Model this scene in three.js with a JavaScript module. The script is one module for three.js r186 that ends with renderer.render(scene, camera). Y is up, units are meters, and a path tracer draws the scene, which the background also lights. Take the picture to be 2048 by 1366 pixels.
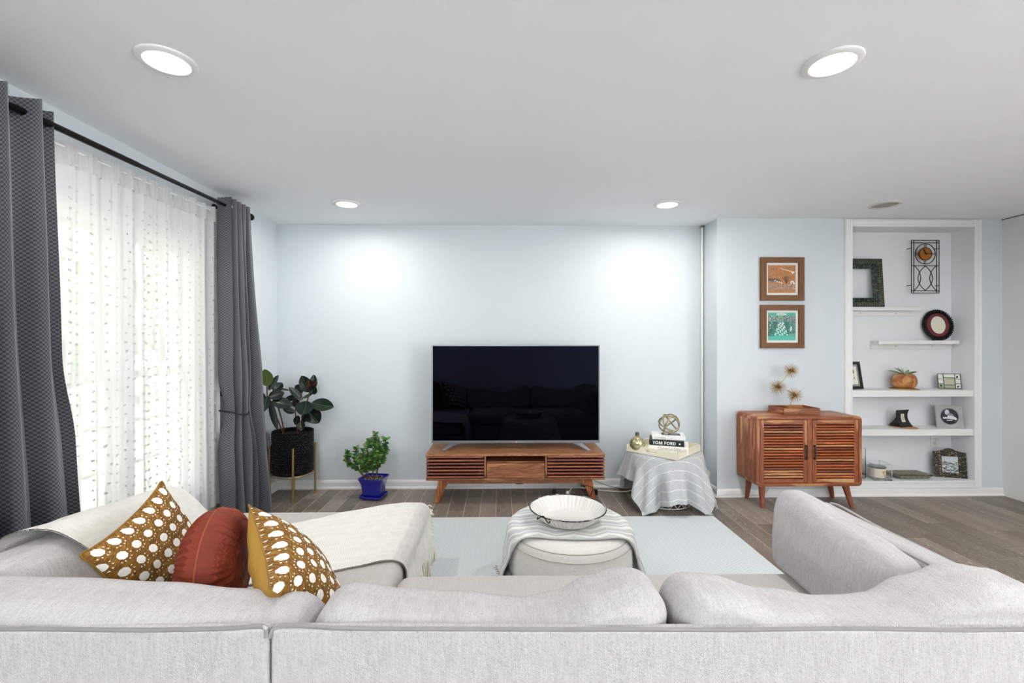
import * as THREE from 'three';
import { RectAreaLightUniformsLib } from 'three/addons/lights/RectAreaLightUniformsLib.js';
import { mergeGeometries } from 'three/addons/utils/BufferGeometryUtils.js';

// ---------------------------------------------------------------- camera, sky, sun, exposure
const scene = new THREE.Scene();
const camera = new THREE.PerspectiveCamera(2 * Math.atan(683 / 910) * 180 / Math.PI, 2048 / 1366, 0.05, 200);
camera.position.set(0, 1.36, 0);
camera.rotation.y = -0.9 * Math.PI / 180;
camera.setViewOffset(2048, 1366, 9.7, 0, 2048, 1366);
const renderer = new THREE.WebGLRenderer({ antialias: true });
renderer.toneMapping = THREE.LinearToneMapping;
renderer.toneMappingExposure = 1.86;
renderer.shadowMap.enabled = true;
scene.background = new THREE.Color(0.94, 0.97, 1.0);
scene.backgroundIntensity = 7;
const sun = new THREE.DirectionalLight(0xfff2dd, 5);
sun.position.set(2, 30, -14);
sun.target.position.set(-10, 0, -4);
sun.castShadow = true;
Object.assign(sun.shadow.camera, { left: -30, right: 30, top: 30, bottom: -30, far: 90 });
scene.add(sun, sun.target);
RectAreaLightUniformsLib.init();
const LAMP = 200;         // luminance of each ceiling downlight's diffuser
const LAMP_COLOR = new THREE.Color(1.0, 0.975, 0.94);

// ---------------------------------------------------------------- helpers
const PI = Math.PI, TAU = PI * 2, DEG = PI / 180;
function rng(seed) { let a = seed >>> 0; return () => { a = (a + 0x6d2b79f5) | 0; let t = Math.imul(a ^ (a >>> 15), 1 | a); t = (t + Math.imul(t ^ (t >>> 7), 61 | t)) ^ t; return ((t ^ (t >>> 14)) >>> 0) / 4294967296; }; }
const V = (x, y, z) => new THREE.Vector3(x, y, z);
const lerp = (a, b, t) => a + (b - a) * t, clamp = (x, a, b) => Math.min(b, Math.max(a, x)), smooth = (a, b, x) => { const t = clamp((x - a) / (b - a), 0, 1); return t * t * (3 - 2 * t); };
function hash2(x, y, s) { let h = Math.imul(x, 374761393) ^ Math.imul(y, 668265263) ^ Math.imul(s, 1442695041); h = Math.imul(h ^ (h >>> 13), 1274126177); return ((h ^ (h >>> 16)) >>> 0) / 4294967296; }
function noise(x, y, px, py, s) {   // value noise, periodic in px × py cells
  const xi = Math.floor(x), yi = Math.floor(y), fx = x - xi, fy = y - yi, u = fx * fx * (3 - 2 * fx), v = fy * fy * (3 - 2 * fy);
  const m = (a, n) => ((a % n) + n) % n, x0 = m(xi, px), x1 = m(xi + 1, px), y0 = m(yi, py), y1 = m(yi + 1, py);
  return lerp(lerp(hash2(x0, y0, s), hash2(x1, y0, s), u), lerp(hash2(x0, y1, s), hash2(x1, y1, s), u), v);
}
function fbm(x, y, px, py, s, o = 4) { let a = 0.5, t = 0, n = 0; for (let i = 0; i < o; i++) { t += a * noise(x, y, px, py, s + i); n += a; x *= 2; y *= 2; px *= 2; py *= 2; a *= 0.5; } return t / n; }
// pattern(u, v) in 0..1 over a tile of sw × sh metres; returns [r, g, b] 0..255
function tex(w, h, sw, sh, fn, srgb = true) {
  const d = new Uint8Array(w * h * 4);
  for (let y = 0; y < h; y++) for (let x = 0; x < w; x++) { const c = fn(x / w, y / h), o = (y * w + x) * 4; d[o] = clamp(c[0], 0, 255); d[o + 1] = clamp(c[1], 0, 255); d[o + 2] = clamp(c[2], 0, 255); d[o + 3] = 255; }
  const t = new THREE.DataTexture(d, w, h, THREE.RGBAFormat);
  t.wrapS = t.wrapT = THREE.RepeatWrapping; t.magFilter = THREE.LinearFilter; t.minFilter = THREE.LinearFilter;
  t.repeat.set(1 / sw, 1 / sh); if (srgb) t.colorSpace = THREE.SRGBColorSpace; t.needsUpdate = true; return t;
}
const grey = (w, h, sw, sh, fn) => tex(w, h, sw, sh, (u, v) => { const g = fn(u, v) * 255; return [g, g, g]; }, false);
function paint(w, h, draw) {           // a flat print; uv 0..1
  const c = document.createElement('canvas'); c.width = w; c.height = h; draw(c.getContext('2d'), w, h);
  const t = new THREE.CanvasTexture(c); t.colorSpace = THREE.SRGBColorSpace; return t;
}
const mix3 = (a, b, t) => [lerp(a[0], b[0], t), lerp(a[1], b[1], t), lerp(a[2], b[2], t)];
const std = (o) => new THREE.MeshStandardMaterial({ roughness: 0.6, ...o });
const phy = (o) => new THREE.MeshPhysicalMaterial({ roughness: 0.6, ...o });

const used = {};
function numbered(n) { const k = used[n] = (used[n] ?? -1) + 1; return k ? `${n}_${String(k).padStart(3, '0')}` : n; }
function tag(o, label, category, group) { o.userData.label = label; o.userData.category = category; if (group) o.userData.group = group; return o; }
function thing(name, label, category, [x, y, z] = [0, 0, 0], turn = 0, group) {
  const o = new THREE.Group(); o.name = numbered(name); o.position.set(x, y, z); o.rotation.y = turn; scene.add(o);
  return tag(o, label, category, group);
}
function flat(g) { if (g.index) g = g.toNonIndexed(); for (const k of Object.keys(g.attributes)) if (!['position', 'normal', 'uv'].includes(k)) g.deleteAttribute(k); return g; }
function merge(list) { return list.length === 1 ? list[0] : mergeGeometries(list.map(flat)); }
function mesh(name, geo, mat, parent, label) {
  const m = new THREE.Mesh(Array.isArray(geo) ? merge(geo) : geo, mat); m.name = parent ? name : numbered(name); m.castShadow = m.receiveShadow = true;
  if (parent) {   // parts of one thing may share a name; number them for tidiness
    const n = parent.children.filter((c) => c.userData.kindName === name).length; if (n) m.name = `${name}_${String(n).padStart(3, '0')}`; m.userData.kindName = name; parent.add(m);
  } else scene.add(m);
  if (label) m.userData.label = label;
  return m;
}
function struct(name, geo, mat, parent) { const m = mesh(name, geo, mat, parent); if (!parent) { m.name = name; m.userData.kind = 'structure'; } return m; }
function structGroup(name) { const g = new THREE.Group(); g.name = name; g.userData.kind = 'structure'; scene.add(g); return g; }
const move = (g, x, y, z) => g.translate(x, y, z);

// box with rounded edges, uv in metres, u along `grain`
function box(w, h, d, { r = 0, grain = null, uo = 0, vo = 0, n = [1, 1, 1], seg = 1, deform = null } = {}) {
  r = Math.min(r, w / 2 - 1e-5, h / 2 - 1e-5, d / 2 - 1e-5);
  const half = [w / 2, h / 2, d / 2], coords = half.map((a, k) => {
    const c = [];
    if (r > 0) for (let i = 0; i < seg; i++) c.push(-a + r * (1 - Math.tan((1 - i / seg) * PI / 4)));
    for (let i = 0; i <= n[k]; i++) c.push(lerp(-a + r, a - r, i / n[k]));
    if (r > 0) for (let i = seg - 1; i >= 0; i--) c.push(a - r * (1 - Math.tan((1 - i / seg) * PI / 4)));
    return c;
  });
  const gi = grain === null ? -1 : 'xyz'.indexOf(grain), pos = [], nor = [], uv = [], idx = [];
  for (let ax = 0; ax < 3; ax++) for (const s of [-1, 1]) {
    let a = (ax + 1) % 3, b = (ax + 2) % 3;
    const flip = s < 0, base = pos.length / 3, A = coords[a], B = coords[b];
    for (const pb of B) for (const pa of A) {
      const p = [0, 0, 0]; p[ax] = s * half[ax]; p[a] = pa; p[b] = pb;
      const q = p.map((x, k) => clamp(x, -half[k] + r, half[k] - r)), dir = p.map((x, k) => x - q[k]);
      const L = Math.hypot(...dir) || 1; let nn = r > 0 ? dir.map((x) => x / L) : [0, 0, 0].map((_, k) => (k === ax ? s : 0));
      const o = r > 0 ? q.map((x, k) => x + nn[k] * r) : p;
      pos.push(...o); nor.push(...nn);
      let U, W; if (gi === a) { U = pa; W = pb; } else if (gi === b) { U = pb; W = pa; } else if (half[a] >= half[b]) { U = pa; W = pb; } else { U = pb; W = pa; }
      if (gi < 0) { const hor = ax === 0 ? [2, 1] : ax === 1 ? [0, 2] : [0, 1]; U = p[hor[0]]; W = p[hor[1]]; }
      uv.push(U + uo, W + vo + (gi >= 0 ? ax * 0.37 : 0));
    }
    const na = A.length;
    for (let j = 0; j < B.length - 1; j++) for (let i = 0; i < na - 1; i++) { const k = base + j * na + i; flip ? idx.push(k, k + na, k + 1, k + 1, k + na, k + na + 1) : idx.push(k, k + 1, k + na, k + 1, k + na + 1, k + na); }
  }
  const g = new THREE.BufferGeometry();
  g.setAttribute('position', new THREE.Float32BufferAttribute(pos, 3)); g.setAttribute('normal', new THREE.Float32BufferAttribute(nor, 3)); g.setAttribute('uv', new THREE.Float32BufferAttribute(uv, 2)); g.setIndex(idx);
  if (deform) { warp(g, deform); }
  return g;
}
// move every vertex and rebuild smooth normals across seams
function warp(g, fn) {
  const p = g.attributes.position, v = V(0, 0, 0), keys = new Map(), id = new Int32Array(p.count);
  for (let i = 0; i < p.count; i++) {
    v.fromBufferAttribute(p, i); const k = `${Math.round(v.x * 2e4)},${Math.round(v.y * 2e4)},${Math.round(v.z * 2e4)}`;
    if (!keys.has(k)) keys.set(k, keys.size); id[i] = keys.get(k);
    fn(v); p.setXYZ(i, v.x, v.y, v.z);
  }
  g.computeVertexNormals();
  const n = g.attributes.normal, acc = new Float32Array(keys.size * 3);
  for (let i = 0; i < p.count; i++) { acc[id[i] * 3] += n.getX(i); acc[id[i] * 3 + 1] += n.getY(i); acc[id[i] * 3 + 2] += n.getZ(i); }
  for (let i = 0; i < p.count; i++) { const a = acc[id[i] * 3], b = acc[id[i] * 3 + 1], c = acc[id[i] * 3 + 2], l = Math.hypot(a, b, c) || 1; n.setXYZ(i, a / l, b / l, c / l); }
  return g;
}
// a cloth-like surface with thickness: fn(u, v) -> Vector3
function sheet(fn, nu, nv, { th = 0.003, uw = 1, uh = 1, uo = 0, vo = 0 } = {}) {
  const P = [], N = [], pos = [], nor = [], uv = [], idx = [], W = nu + 1;
  for (let j = 0; j <= nv; j++) for (let i = 0; i <= nu; i++) P.push(fn(i / nu, j / nv));
  const at = (i, j) => P[clamp(j, 0, nv) * W + clamp(i, 0, nu)];
  for (let j = 0; j <= nv; j++) for (let i = 0; i <= nu; i++) { const a = at(i + 1, j).clone().sub(at(i - 1, j)), b = at(i, j + 1).clone().sub(at(i, j - 1)); N.push(a.cross(b).normalize()); }
  const put = (s, off) => P.forEach((p, k) => { const n = N[k]; pos.push(p.x + n.x * off, p.y + n.y * off, p.z + n.z * off); nor.push(n.x * s, n.y * s, n.z * s); uv.push((k % W) / nu * uw + uo, Math.floor(k / W) / nv * uh + vo); });
  put(1, th / 2);
  for (let j = 0; j < nv; j++) for (let i = 0; i < nu; i++) { const k = j * W + i; idx.push(k, k + 1, k + W, k + 1, k + W + 1, k + W); }
  if (th > 0) {
    const o = P.length; put(-1, -th / 2);
    for (let j = 0; j < nv; j++) for (let i = 0; i < nu; i++) { const k = o + j * W + i; idx.push(k, k + W, k + 1, k + 1, k + W, k + W + 1); }
    const edge = (a, b) => idx.push(a, a + o, b, b, a + o, b + o);
    for (let i = 0; i < nu; i++) { edge(i + 1, i); edge(nv * W + i, nv * W + i + 1); }
    for (let j = 0; j < nv; j++) { edge(j * W, (j + 1) * W); edge((j + 1) * W + nu, j * W + nu); }
  }
  const g = new THREE.BufferGeometry();
  g.setAttribute('position', new THREE.Float32BufferAttribute(pos, 3)); g.setAttribute('normal', new THREE.Float32BufferAttribute(nor, 3)); g.setAttribute('uv', new THREE.Float32BufferAttribute(uv, 2)); g.setIndex(idx);
  return g;
}
function tube(pts, r, n = 24, rad = 7, closed = false) {
  const c = new THREE.CatmullRomCurve3(pts.map((p) => (p.isVector3 ? p : V(...p))), closed, 'centripetal');
  return new THREE.TubeGeometry(c, n, r, rad, closed);
}
function rod(a, b, r0, r1 = r0, seg = 12) {
  a = a.isVector3 ? a : V(...a); b = b.isVector3 ? b : V(...b);
  const d = b.clone().sub(a), g = new THREE.CylinderGeometry(r1, r0, d.length(), seg, 1);
  const uv = g.attributes.uv; for (let i = 0; i < uv.count; i++) uv.setXY(i, uv.getY(i) * d.length(), uv.getX(i) * TAU * r0);
  g.applyQuaternion(new THREE.Quaternion().setFromUnitVectors(V(0, 1, 0), d.normalize()));
  return g.translate((a.x + b.x) / 2, (a.y + b.y) / 2, (a.z + b.z) / 2);
}
const lathe = (pts, seg = 40) => new THREE.LatheGeometry(pts.map(([r, y]) => new THREE.Vector2(r, y)), seg);
const shape2 = (pts) => { const s = new THREE.Shape(); pts.forEach(([x, y], i) => (i ? s.lineTo(x, y) : s.moveTo(x, y))); return s; };
// a profile [[out, up], ...] swept from a to b on the horizontal; out = direction away from the wall
function moulding(profile, a, b, out) {
  const d = b.clone().sub(a), L = d.length(), g = new THREE.ExtrudeGeometry(shape2(profile), { depth: L, bevelEnabled: false });
  d.normalize(); const up = V(0, 1, 0);
  const m = new THREE.Matrix4().makeBasis(out, up, d); if (m.determinant() < 0) { m.makeBasis(out, up, d.clone().negate()); m.setPosition(b); } else m.setPosition(a);
  return g.applyMatrix4(m);
}
const RAND = rng(7);

// ---------------------------------------------------------------- materials
const paintBump = grey(256, 256, 0.5, 0.5, (u, v) => fbm(u * 40, v * 40, 40, 40, 3, 3));
const M = {};
M.wall = std({ color: new THREE.Color(0.65, 0.70, 0.728), roughness: 0.75, bumpMap: paintBump, bumpScale: 0.0004 });
M.ceiling = std({ color: new THREE.Color(0.885, 0.9, 0.915), roughness: 0.9, bumpMap: paintBump, bumpScale: 0.0004 });
M.white = std({ color: new THREE.Color(0.84, 0.84, 0.83), roughness: 0.42 });
M.niche = std({ color: new THREE.Color(0.80, 0.815, 0.83), roughness: 0.6 });
M.whiteWall = std({ color: new THREE.Color(0.74, 0.74, 0.72), roughness: 0.7, bumpMap: paintBump, bumpScale: 0.0004 });
M.black = std({ color: 0x0b0b0c, roughness: 0.4 });
M.blackMetal = std({ color: 0x08080a, roughness: 0.35, metalness: 0.6 });
M.chrome = std({ color: 0xc9c9c9, roughness: 0.22, metalness: 1 });
M.silver = std({ color: 0x8d9096, roughness: 0.36, metalness: 0.85 });
M.gold = std({ color: 0xb89b63, roughness: 0.32, metalness: 0.9 });
M.glass = phy({ color: 0xffffff, roughness: 0.0, transmission: 1, thickness: 0, ior: 1.5 });

// oak flooring: dark grey-brown with pale limed grain (u along the board)
const oak = (seed, tone) => tex(1024, 256, 1.28, 0.32, (u, v) => {
  const warpv = fbm(u * 4, v * 4, 4, 4, seed, 4) * 1.6, ring = Math.abs(((v * 20 + warpv * 9 + Math.sin(u * TAU) * 1.1) % 1 + 1) % 1 - 0.5) * 2;
  const line = Math.pow(ring, 9) * smooth(0.42, 0.62, fbm(u * 3, v * 6, 3, 6, seed + 9, 2)), pore = Math.pow(noise(u * 60, v * 256, 60, 256, seed + 4), 6) * 0.6;
  const cloud = fbm(u * 3, v * 3, 3, 3, seed + 20, 4);
  let c = mix3([96, 85, 77], [126, 115, 106], cloud); c = mix3(c, [182, 172, 160], clamp(line * 0.95 + pore * 0.6, 0, 0.85));
  return c.map((x) => x * tone);
});
M.floor = [oak(11, 1.13), oak(31, 1.03), oak(51, 1.2), oak(71, 1.1)].map((map) => std({ map, roughness: 0.42 }));
M.grout = std({ color: 0xcfc8bf, roughness: 0.8 });

// warm solid wood (u along the grain)
const wood = (seed, a, b, c, streak, w = 512, h = 256, sw = 0.9, sh = 0.3) => tex(w, h, sw, sh, (u, v) => {
  const wv = fbm(u * 3, v * 5, 3, 5, seed, 4), ring = ((v * 9 + wv * 5) % 1 + 1) % 1, fine = noise(u * 20, v * 200, 20, 200, seed + 3);
  let k = mix3(a, b, smooth(0.1, 0.9, ring) * 0.65 + fine * 0.35); k = mix3(k, c, smooth(streak, streak + 0.12, fbm(u * 2, v * 6, 2, 6, seed + 8, 3)));
  return k.map((x) => x * (0.9 + 0.2 * noise(u * 40, v * 120, 40, 120, seed + 5)));
});
M.walnut = [std({ map: wood(5, [106, 60, 34], [158, 102, 64], [176, 122, 82], 0.62), roughness: 0.42 }), std({ map: wood(8, [92, 50, 28], [142, 90, 56], [160, 108, 70], 0.66), roughness: 0.42 })];
M.walnutTop = std({ map: wood(15, [128, 80, 50], [176, 124, 82], [192, 144, 100], 0.6), roughness: 0.4 });
M.slat = [[112, 62, 46], [124, 70, 50], [102, 56, 44]].map((c, i) => std({ map: wood(40 + i, c, c.map((x) => x * 1.32), c.map((x) => x * 1.5), 0.62, 256, 64, 0.7, 0.1), roughness: 0.45 }));
M.acacia = [std({ map: wood(25, [120, 58, 26], [164, 90, 48], [188, 132, 84], 0.62), roughness: 0.38 }), std({ map: wood(28, [112, 54, 26], [152, 82, 42], [180, 122, 78], 0.6), roughness: 0.38 }), std({ map: wood(29, [130, 74, 40], [172, 114, 68], [194, 150, 104], 0.55), roughness: 0.4 })];
M.louver = [[128, 66, 38], [150, 80, 48], [112, 60, 44], [164, 116, 78], [138, 72, 34]].map((c, i) => std({ map: wood(60 + i, c, c.map((x) => x * 1.25), c.map((x) => x * 1.45), 0.6, 256, 64, 0.5, 0.08), roughness: 0.42 }));
M.frameWood = std({ map: wood(35, [90, 52, 16], [130, 84, 32], [100, 58, 18], 0.6, 256, 128, 0.4, 0.15), roughness: 0.5 });

// fabrics
const twill = (seed, base, dark, amount, tile = 0.16, n = 512, lines = 40) => tex(n, n, tile, tile, (u, v) => {
  const diag = ((u + v * 0.55 * 2) * lines), f = Math.abs(((diag % 1) + 1) % 1 - 0.5) * 2, thread = noise(u * 128, v * 220, 128, 220, seed), fleck = noise(u * 150 + v * 0, v * 44, 150, 44, seed + 2), soft = fbm(u * 6, v * 6, 6, 6, seed + 6, 3);
  const t = clamp(Math.pow(f, 1.6) * 0.5 * (0.55 + 0.9 * noise(u * 90, v * 5, 90, 5, seed + 11)) + Math.pow(thread, 2) * 0.28 + Math.pow(fleck, 7) * 0.4 + (soft - 0.5) * 0.06, 0, 1) * amount;
  return mix3(base, dark, t);
});
const twillBump = grey(512, 512, 0.16, 0.16, (u, v) => { const d = (u + v * 1.1) * 40; return 0.6 * Math.abs(((d % 1) + 1) % 1 - 0.5) * 2 + 0.4 * noise(u * 128, v * 220, 128, 220, 5); });
M.sofa = std({ map: twill(3, [214, 211, 210], [84, 82, 86], 0.72), bumpMap: twillBump, bumpScale: 0.0008, roughness: 0.95 });
M.sofaSeat = std({ map: twill(13, [208, 203, 199], [118, 110, 108], 0.55), bumpMap: twillBump, bumpScale: 0.0006, roughness: 0.95 });
M.piping = std({ color: 0xcfccca, roughness: 0.95, bumpMap: twillBump, bumpScale: 0.001 });
const boucle = grey(256, 256, 0.06, 0.06, (u, v) => fbm(u * 24, v * 24, 24, 24, 9, 3));
M.cream = std({ map: tex(256, 256, 0.1, 0.1, (u, v) => mix3([244, 242, 237], [228, 226, 220], fbm(u * 40, v * 40, 40, 40, 2, 2))), bumpMap: boucle, bumpScale: 0.0015, roughness: 1 });
M.curtain = std({ map: tex(256, 256, 0.0175, 0.0175, (u, v) => {
  const cx = Math.floor(u * 2), cy = Math.floor(v * 2), on = (cx + cy) % 2, fx = u * 2 % 1, fy = v * 2 % 1, th = on ? Math.abs(((fy * 6) % 1) - 0.5) : Math.abs(((fx * 6) % 1) - 0.5), n = noise(u * 60, v * 60, 60, 60, 4);
  return mix3([32, 33, 36], [156, 157, 165], clamp((on ? 0.72 : 0.34) - th * 0.8 + n * 0.3, 0, 1)); }), roughness: 0.55 });
M.curtain.side = THREE.DoubleSide;
M.sheer = phy({ color: 0xf1f1f1, roughness: 0.7, transmission: 0.46, thickness: 0, ior: 1.05, side: THREE.DoubleSide });
M.sheerBand = phy({ color: 0xe8e9e8, roughness: 0.85, transmission: 0.5, thickness: 0, ior: 1.05, side: THREE.DoubleSide });
const knitB = (u, v) => { const bx = Math.floor(u * 4), a = u * 24 + 0.5 * (Math.floor(v * 5) % 2) + 0.12 * Math.sin(v * TAU * 5), f = Math.abs(((a % 1) + 1) % 1 - 0.5) * 2, row = Math.abs(((v * 30) % 1) - 0.5) * 2; return Math.sqrt(f) * 0.6 + 0.2 * row * (bx % 2) + 0.2 * noise(u * 90, v * 90, 90, 90, 6); };
M.throw = std({ map: tex(512, 512, 0.13, 0.13, (u, v) => mix3([230, 227, 219], [244, 242, 237], clamp(knitB(u, v) * 1.3 * (0.6 + 0.8 * noise(u * 6, v * 6, 6, 6, 5)), 0, 1))), bumpMap: grey(512, 512, 0.13, 0.13, knitB), bumpScale: 0.0032, roughness: 1, side: THREE.DoubleSide });
M.fringe = std({ color: 0xefebdf, roughness: 1 });
const rugP = (u, v) => { const d = Math.abs(((u * 1) % 1) - 0.5) + Math.abs(((v * 1) % 1) - 0.5); return Math.abs(((d * 5) % 1) - 0.5) * 2; };
M.rug = std({ map: tex(512, 512, 0.14, 0.09, (u, v) => mix3([196, 204, 206], [226, 231, 231], clamp(smooth(0.3, 0.7, rugP(u, v)) * 0.5 + 0.12 + noise(u * 128, v * 80, 128, 80, 8) * 0.35, 0, 1))), bumpMap: grey(256, 256, 0.012, 0.012, (u, v) => 0.5 + 0.5 * Math.sin(u * TAU * 2) * Math.sin(v * TAU * 2)), bumpScale: 0.001, roughness: 1 });
M.chevron = std({ map: tex(512, 512, 0.34, 0.085, (u, v) => { const z = Math.abs(((u * 2) % 1) - 0.5) * 0.9, k = ((v + z) % 1 + 1) % 1; const on = smooth(0.30, 0.36, k) * (1 - smooth(0.6, 0.66, k)) + smooth(0.82, 0.86, k) * (1 - smooth(0.93, 0.97, k)); return mix3(mix3([192, 194, 194], [212, 213, 212], noise(u * 200, v * 50, 200, 50, 3)), [236, 235, 230], on); }), bumpMap: boucle, bumpScale: 0.001, roughness: 1, side: THREE.DoubleSide });
M.stripe = std({ map: tex(512, 512, 0.5, 0.074, (u, v) => { const s = Math.abs(v - 0.5) < 0.024 ? 1 : 0; return mix3(mix3([168, 171, 173], [206, 208, 208], noise(u * 160, v * 24, 160, 24, 3) * 0.6 + 0.4 * noise(u * 256, v * 90, 256, 90, 4)), [238, 238, 234], s); }), bumpMap: twillBump, bumpScale: 0.0006, roughness: 1, side: THREE.DoubleSide });

// ---------------------------------------------------------------- the room
const XL = -2.055, XR = 4.44, ZB = -4.225, ZN = -3.955, XJ = 1.9, ZR = 3.0, HC = 2.44;
const bx = (x0, x1, y0, y1, z0, z1, o) => box(x1 - x0, y1 - y0, z1 - z0, o).translate((x0 + x1) / 2, (y0 + y1) / 2, (z0 + z1) / 2);
const WIN = { d0: 1.985, d1: 3.115, y0: 0.35, y1: 2.0 };      // opening in the left wall (d = distance along -z)
struct('wall_left', [bx(XL - 0.2, XL, 0, HC, -WIN.d0, ZR), bx(XL - 0.2, XL, 0, HC, ZB, -WIN.d1), bx(XL - 0.2, XL, 0, WIN.y0, -WIN.d1, -WIN.d0), bx(XL - 0.2, XL, WIN.y1, HC, -WIN.d1, -WIN.d0)], M.wall);
struct('wall_back', bx(XL - 0.2, XJ + 0.15, 0, HC, ZB - 0.2, ZB), M.wall);
const NX0 = 3.09, NX1 = 4.178, NY0 = 0.136, NY1 = 2.368, NZ = -4.15;
struct('wall_alcove_front', [bx(XJ, NX0 - 0.05, 0, HC, ZN - 0.06, ZN), bx(NX1 + 0.05, XR + 0.2, 0, HC, ZN - 0.06, ZN), bx(NX0 - 0.05, NX1 + 0.05, 0, NY0 - 0.05, ZN - 0.06, ZN), bx(NX0 - 0.05, NX1 + 0.05, NY1 + 0.05, HC, ZN - 0.06, ZN), bx(XJ, XJ + 0.1, 0, HC, ZB, ZN - 0.06)], M.wall);
struct('wall_niche', [bx(NX0 - 0.05, NX1 + 0.05, NY0 - 0.05, NY1 + 0.05, NZ - 0.05, NZ), bx(NX0 - 0.05, NX0, NY0 - 0.05, NY1 + 0.05, NZ, ZN), bx(NX1, NX1 + 0.05, NY0 - 0.05, NY1 + 0.05, NZ, ZN), bx(NX0, NX1, NY0 - 0.05, NY0, NZ, ZN), bx(NX0, NX1, NY1, NY1 + 0.05, NZ, ZN)], M.niche);
const GD = { z0: 0.1, z1: 2.85, y0: 0.1, y1: 2.25 };     // unseen glazing added in the right wall as fill, beside and behind the viewer
struct('wall_right', [bx(XR, XR + 0.2, 0, HC, ZN, GD.z0), bx(XR, XR + 0.2, 0, HC, GD.z1, ZR), bx(XR, XR + 0.2, 0, GD.y0, GD.z0, GD.z1), bx(XR, XR + 0.2, GD.y1, HC, GD.z0, GD.z1)], M.whiteWall);
{
  const w = structGroup('window_4');
  for (let i = 0; i < 3; i++) { const a = lerp(GD.z0, GD.z1, i / 3), b = lerp(GD.z0, GD.z1, (i + 1) / 3), x = XR + 0.1; const s = mesh('sash', [bx(x - 0.025, x + 0.025, GD.y0, GD.y1, a, a + 0.05), bx(x - 0.025, x + 0.025, GD.y0, GD.y1, b - 0.05, b), bx(x - 0.025, x + 0.025, GD.y0, GD.y0 + 0.06, a + 0.05, b - 0.05), bx(x - 0.025, x + 0.025, GD.y1 - 0.06, GD.y1, a + 0.05, b - 0.05)], M.white, w); mesh('pane', new THREE.PlaneGeometry(b - a - 0.1, GD.y1 - GD.y0 - 0.12).rotateY(PI / 2).translate(x, (GD.y0 + GD.y1) / 2, (a + b) / 2), M.glass, s); }
}
struct('shadow_line_1', bx(XR - 0.004, XR, HC - 0.008, HC - 0.001, ZN, ZR), std({ color: 0x77756f, roughness: 0.9 }));  // dark strip painted in for the shadow gap under the ceiling
const RW = { x0: -1.5, x1: 0.8, y0: 1.36, y1: 2.3 };      // unseen wide high window added behind the viewer as fill light
struct('wall_rear', [bx(XL - 0.2, RW.x0, 0, HC, ZR, ZR + 0.2), bx(RW.x1, XR + 0.2, 0, HC, ZR, ZR + 0.2), bx(RW.x0, RW.x1, 0, RW.y0, ZR, ZR + 0.2), bx(RW.x0, RW.x1, RW.y1, HC, ZR, ZR + 0.2)], M.wall);
{
  const w = structGroup('window_3'), n = 3;
  for (let i = 0; i < n; i++) { const a = lerp(RW.x0, RW.x1, i / n), b = lerp(RW.x0, RW.x1, (i + 1) / n), z = ZR + 0.1; const s = mesh('sash', [bx(a, a + 0.05, RW.y0, RW.y1, z - 0.025, z + 0.025), bx(b - 0.05, b, RW.y0, RW.y1, z - 0.025, z + 0.025), bx(a + 0.05, b - 0.05, RW.y0, RW.y0 + 0.06, z - 0.025, z + 0.025), bx(a + 0.05, b - 0.05, RW.y1 - 0.06, RW.y1, z - 0.025, z + 0.025)], M.white, w); mesh('pane', new THREE.PlaneGeometry(b - a - 0.1, RW.y1 - RW.y0 - 0.12).translate((a + b) / 2, (RW.y0 + RW.y1) / 2, z), M.glass, s); }
}
struct('added_eave_7', bx(XL - 1.3, XL - 0.2, HC - 0.02, HC + 0.1, ZB - 0.2, ZR + 0.2), M.white);   // unseen eave added outside to keep high sky light off the sheer
struct('ceiling', bx(XL - 0.2, XR + 0.2, HC, HC + 0.2, ZB - 0.2, ZR + 0.2), M.ceiling);

// floor: a slab with separate boards on it
{
  const floor = structGroup('floor');
  mesh('subfloor', bx(XL - 0.2, XR + 0.2, -0.12, -0.0012, ZB - 0.2, ZR + 0.2), M.grout, floor);
  const P = 0.129, G = 0.0042, boards = [], R = rng(21);
  for (let k = -17; k <= 34; k++) {
    let x0 = Math.max(0.098 + k * P, XL), x1 = Math.min(0.098 + (k + 1) * P, XR), z = ZB - R() * 0.9;
    if (x1 - x0 < 0.01) continue;
    while (z < ZR) { const L = 0.45 + R() * 0.8, a = Math.max(z, (x0 >= XJ - 0.01 ? ZN : ZB)), b = Math.min(z + L, ZR); z += L; if (b - a > 0.02) boards.push([x0, x1, a, b, R(), R(), R()]); }
  }
  const geo = ([x0, x1, a, b, r1, r2]) => { const g = new THREE.BoxGeometry(x1 - x0 - G, 0.012, b - a - G); const p = g.attributes.position, uv = g.attributes.uv; for (let i = 0; i < uv.count; i++) uv.setXY(i, p.getZ(i) + r1 * 5, p.getX(i) + r2 * 5); return g.translate((x0 + x1) / 2, -0.006, (a + b) / 2); };
  const rest = [[], [], [], []];
  boards.sort((p, q) => p[2] - q[2]);
  let n = 0;
  for (const b of boards) { const m = Math.floor(b[6] * 4); if (n < 290 && b[3] < -1.0 && (b[2] < -2.4 || b[0] > 1.3)) { mesh('floorboard', geo(b), M.floor[m], floor); n++; } else rest[m].push(geo(b)); }
  rest.forEach((g, i) => { if (g.length) mesh('floorboards', g, M.floor[i], floor).userData.kind = 'stuff'; });
}

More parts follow.
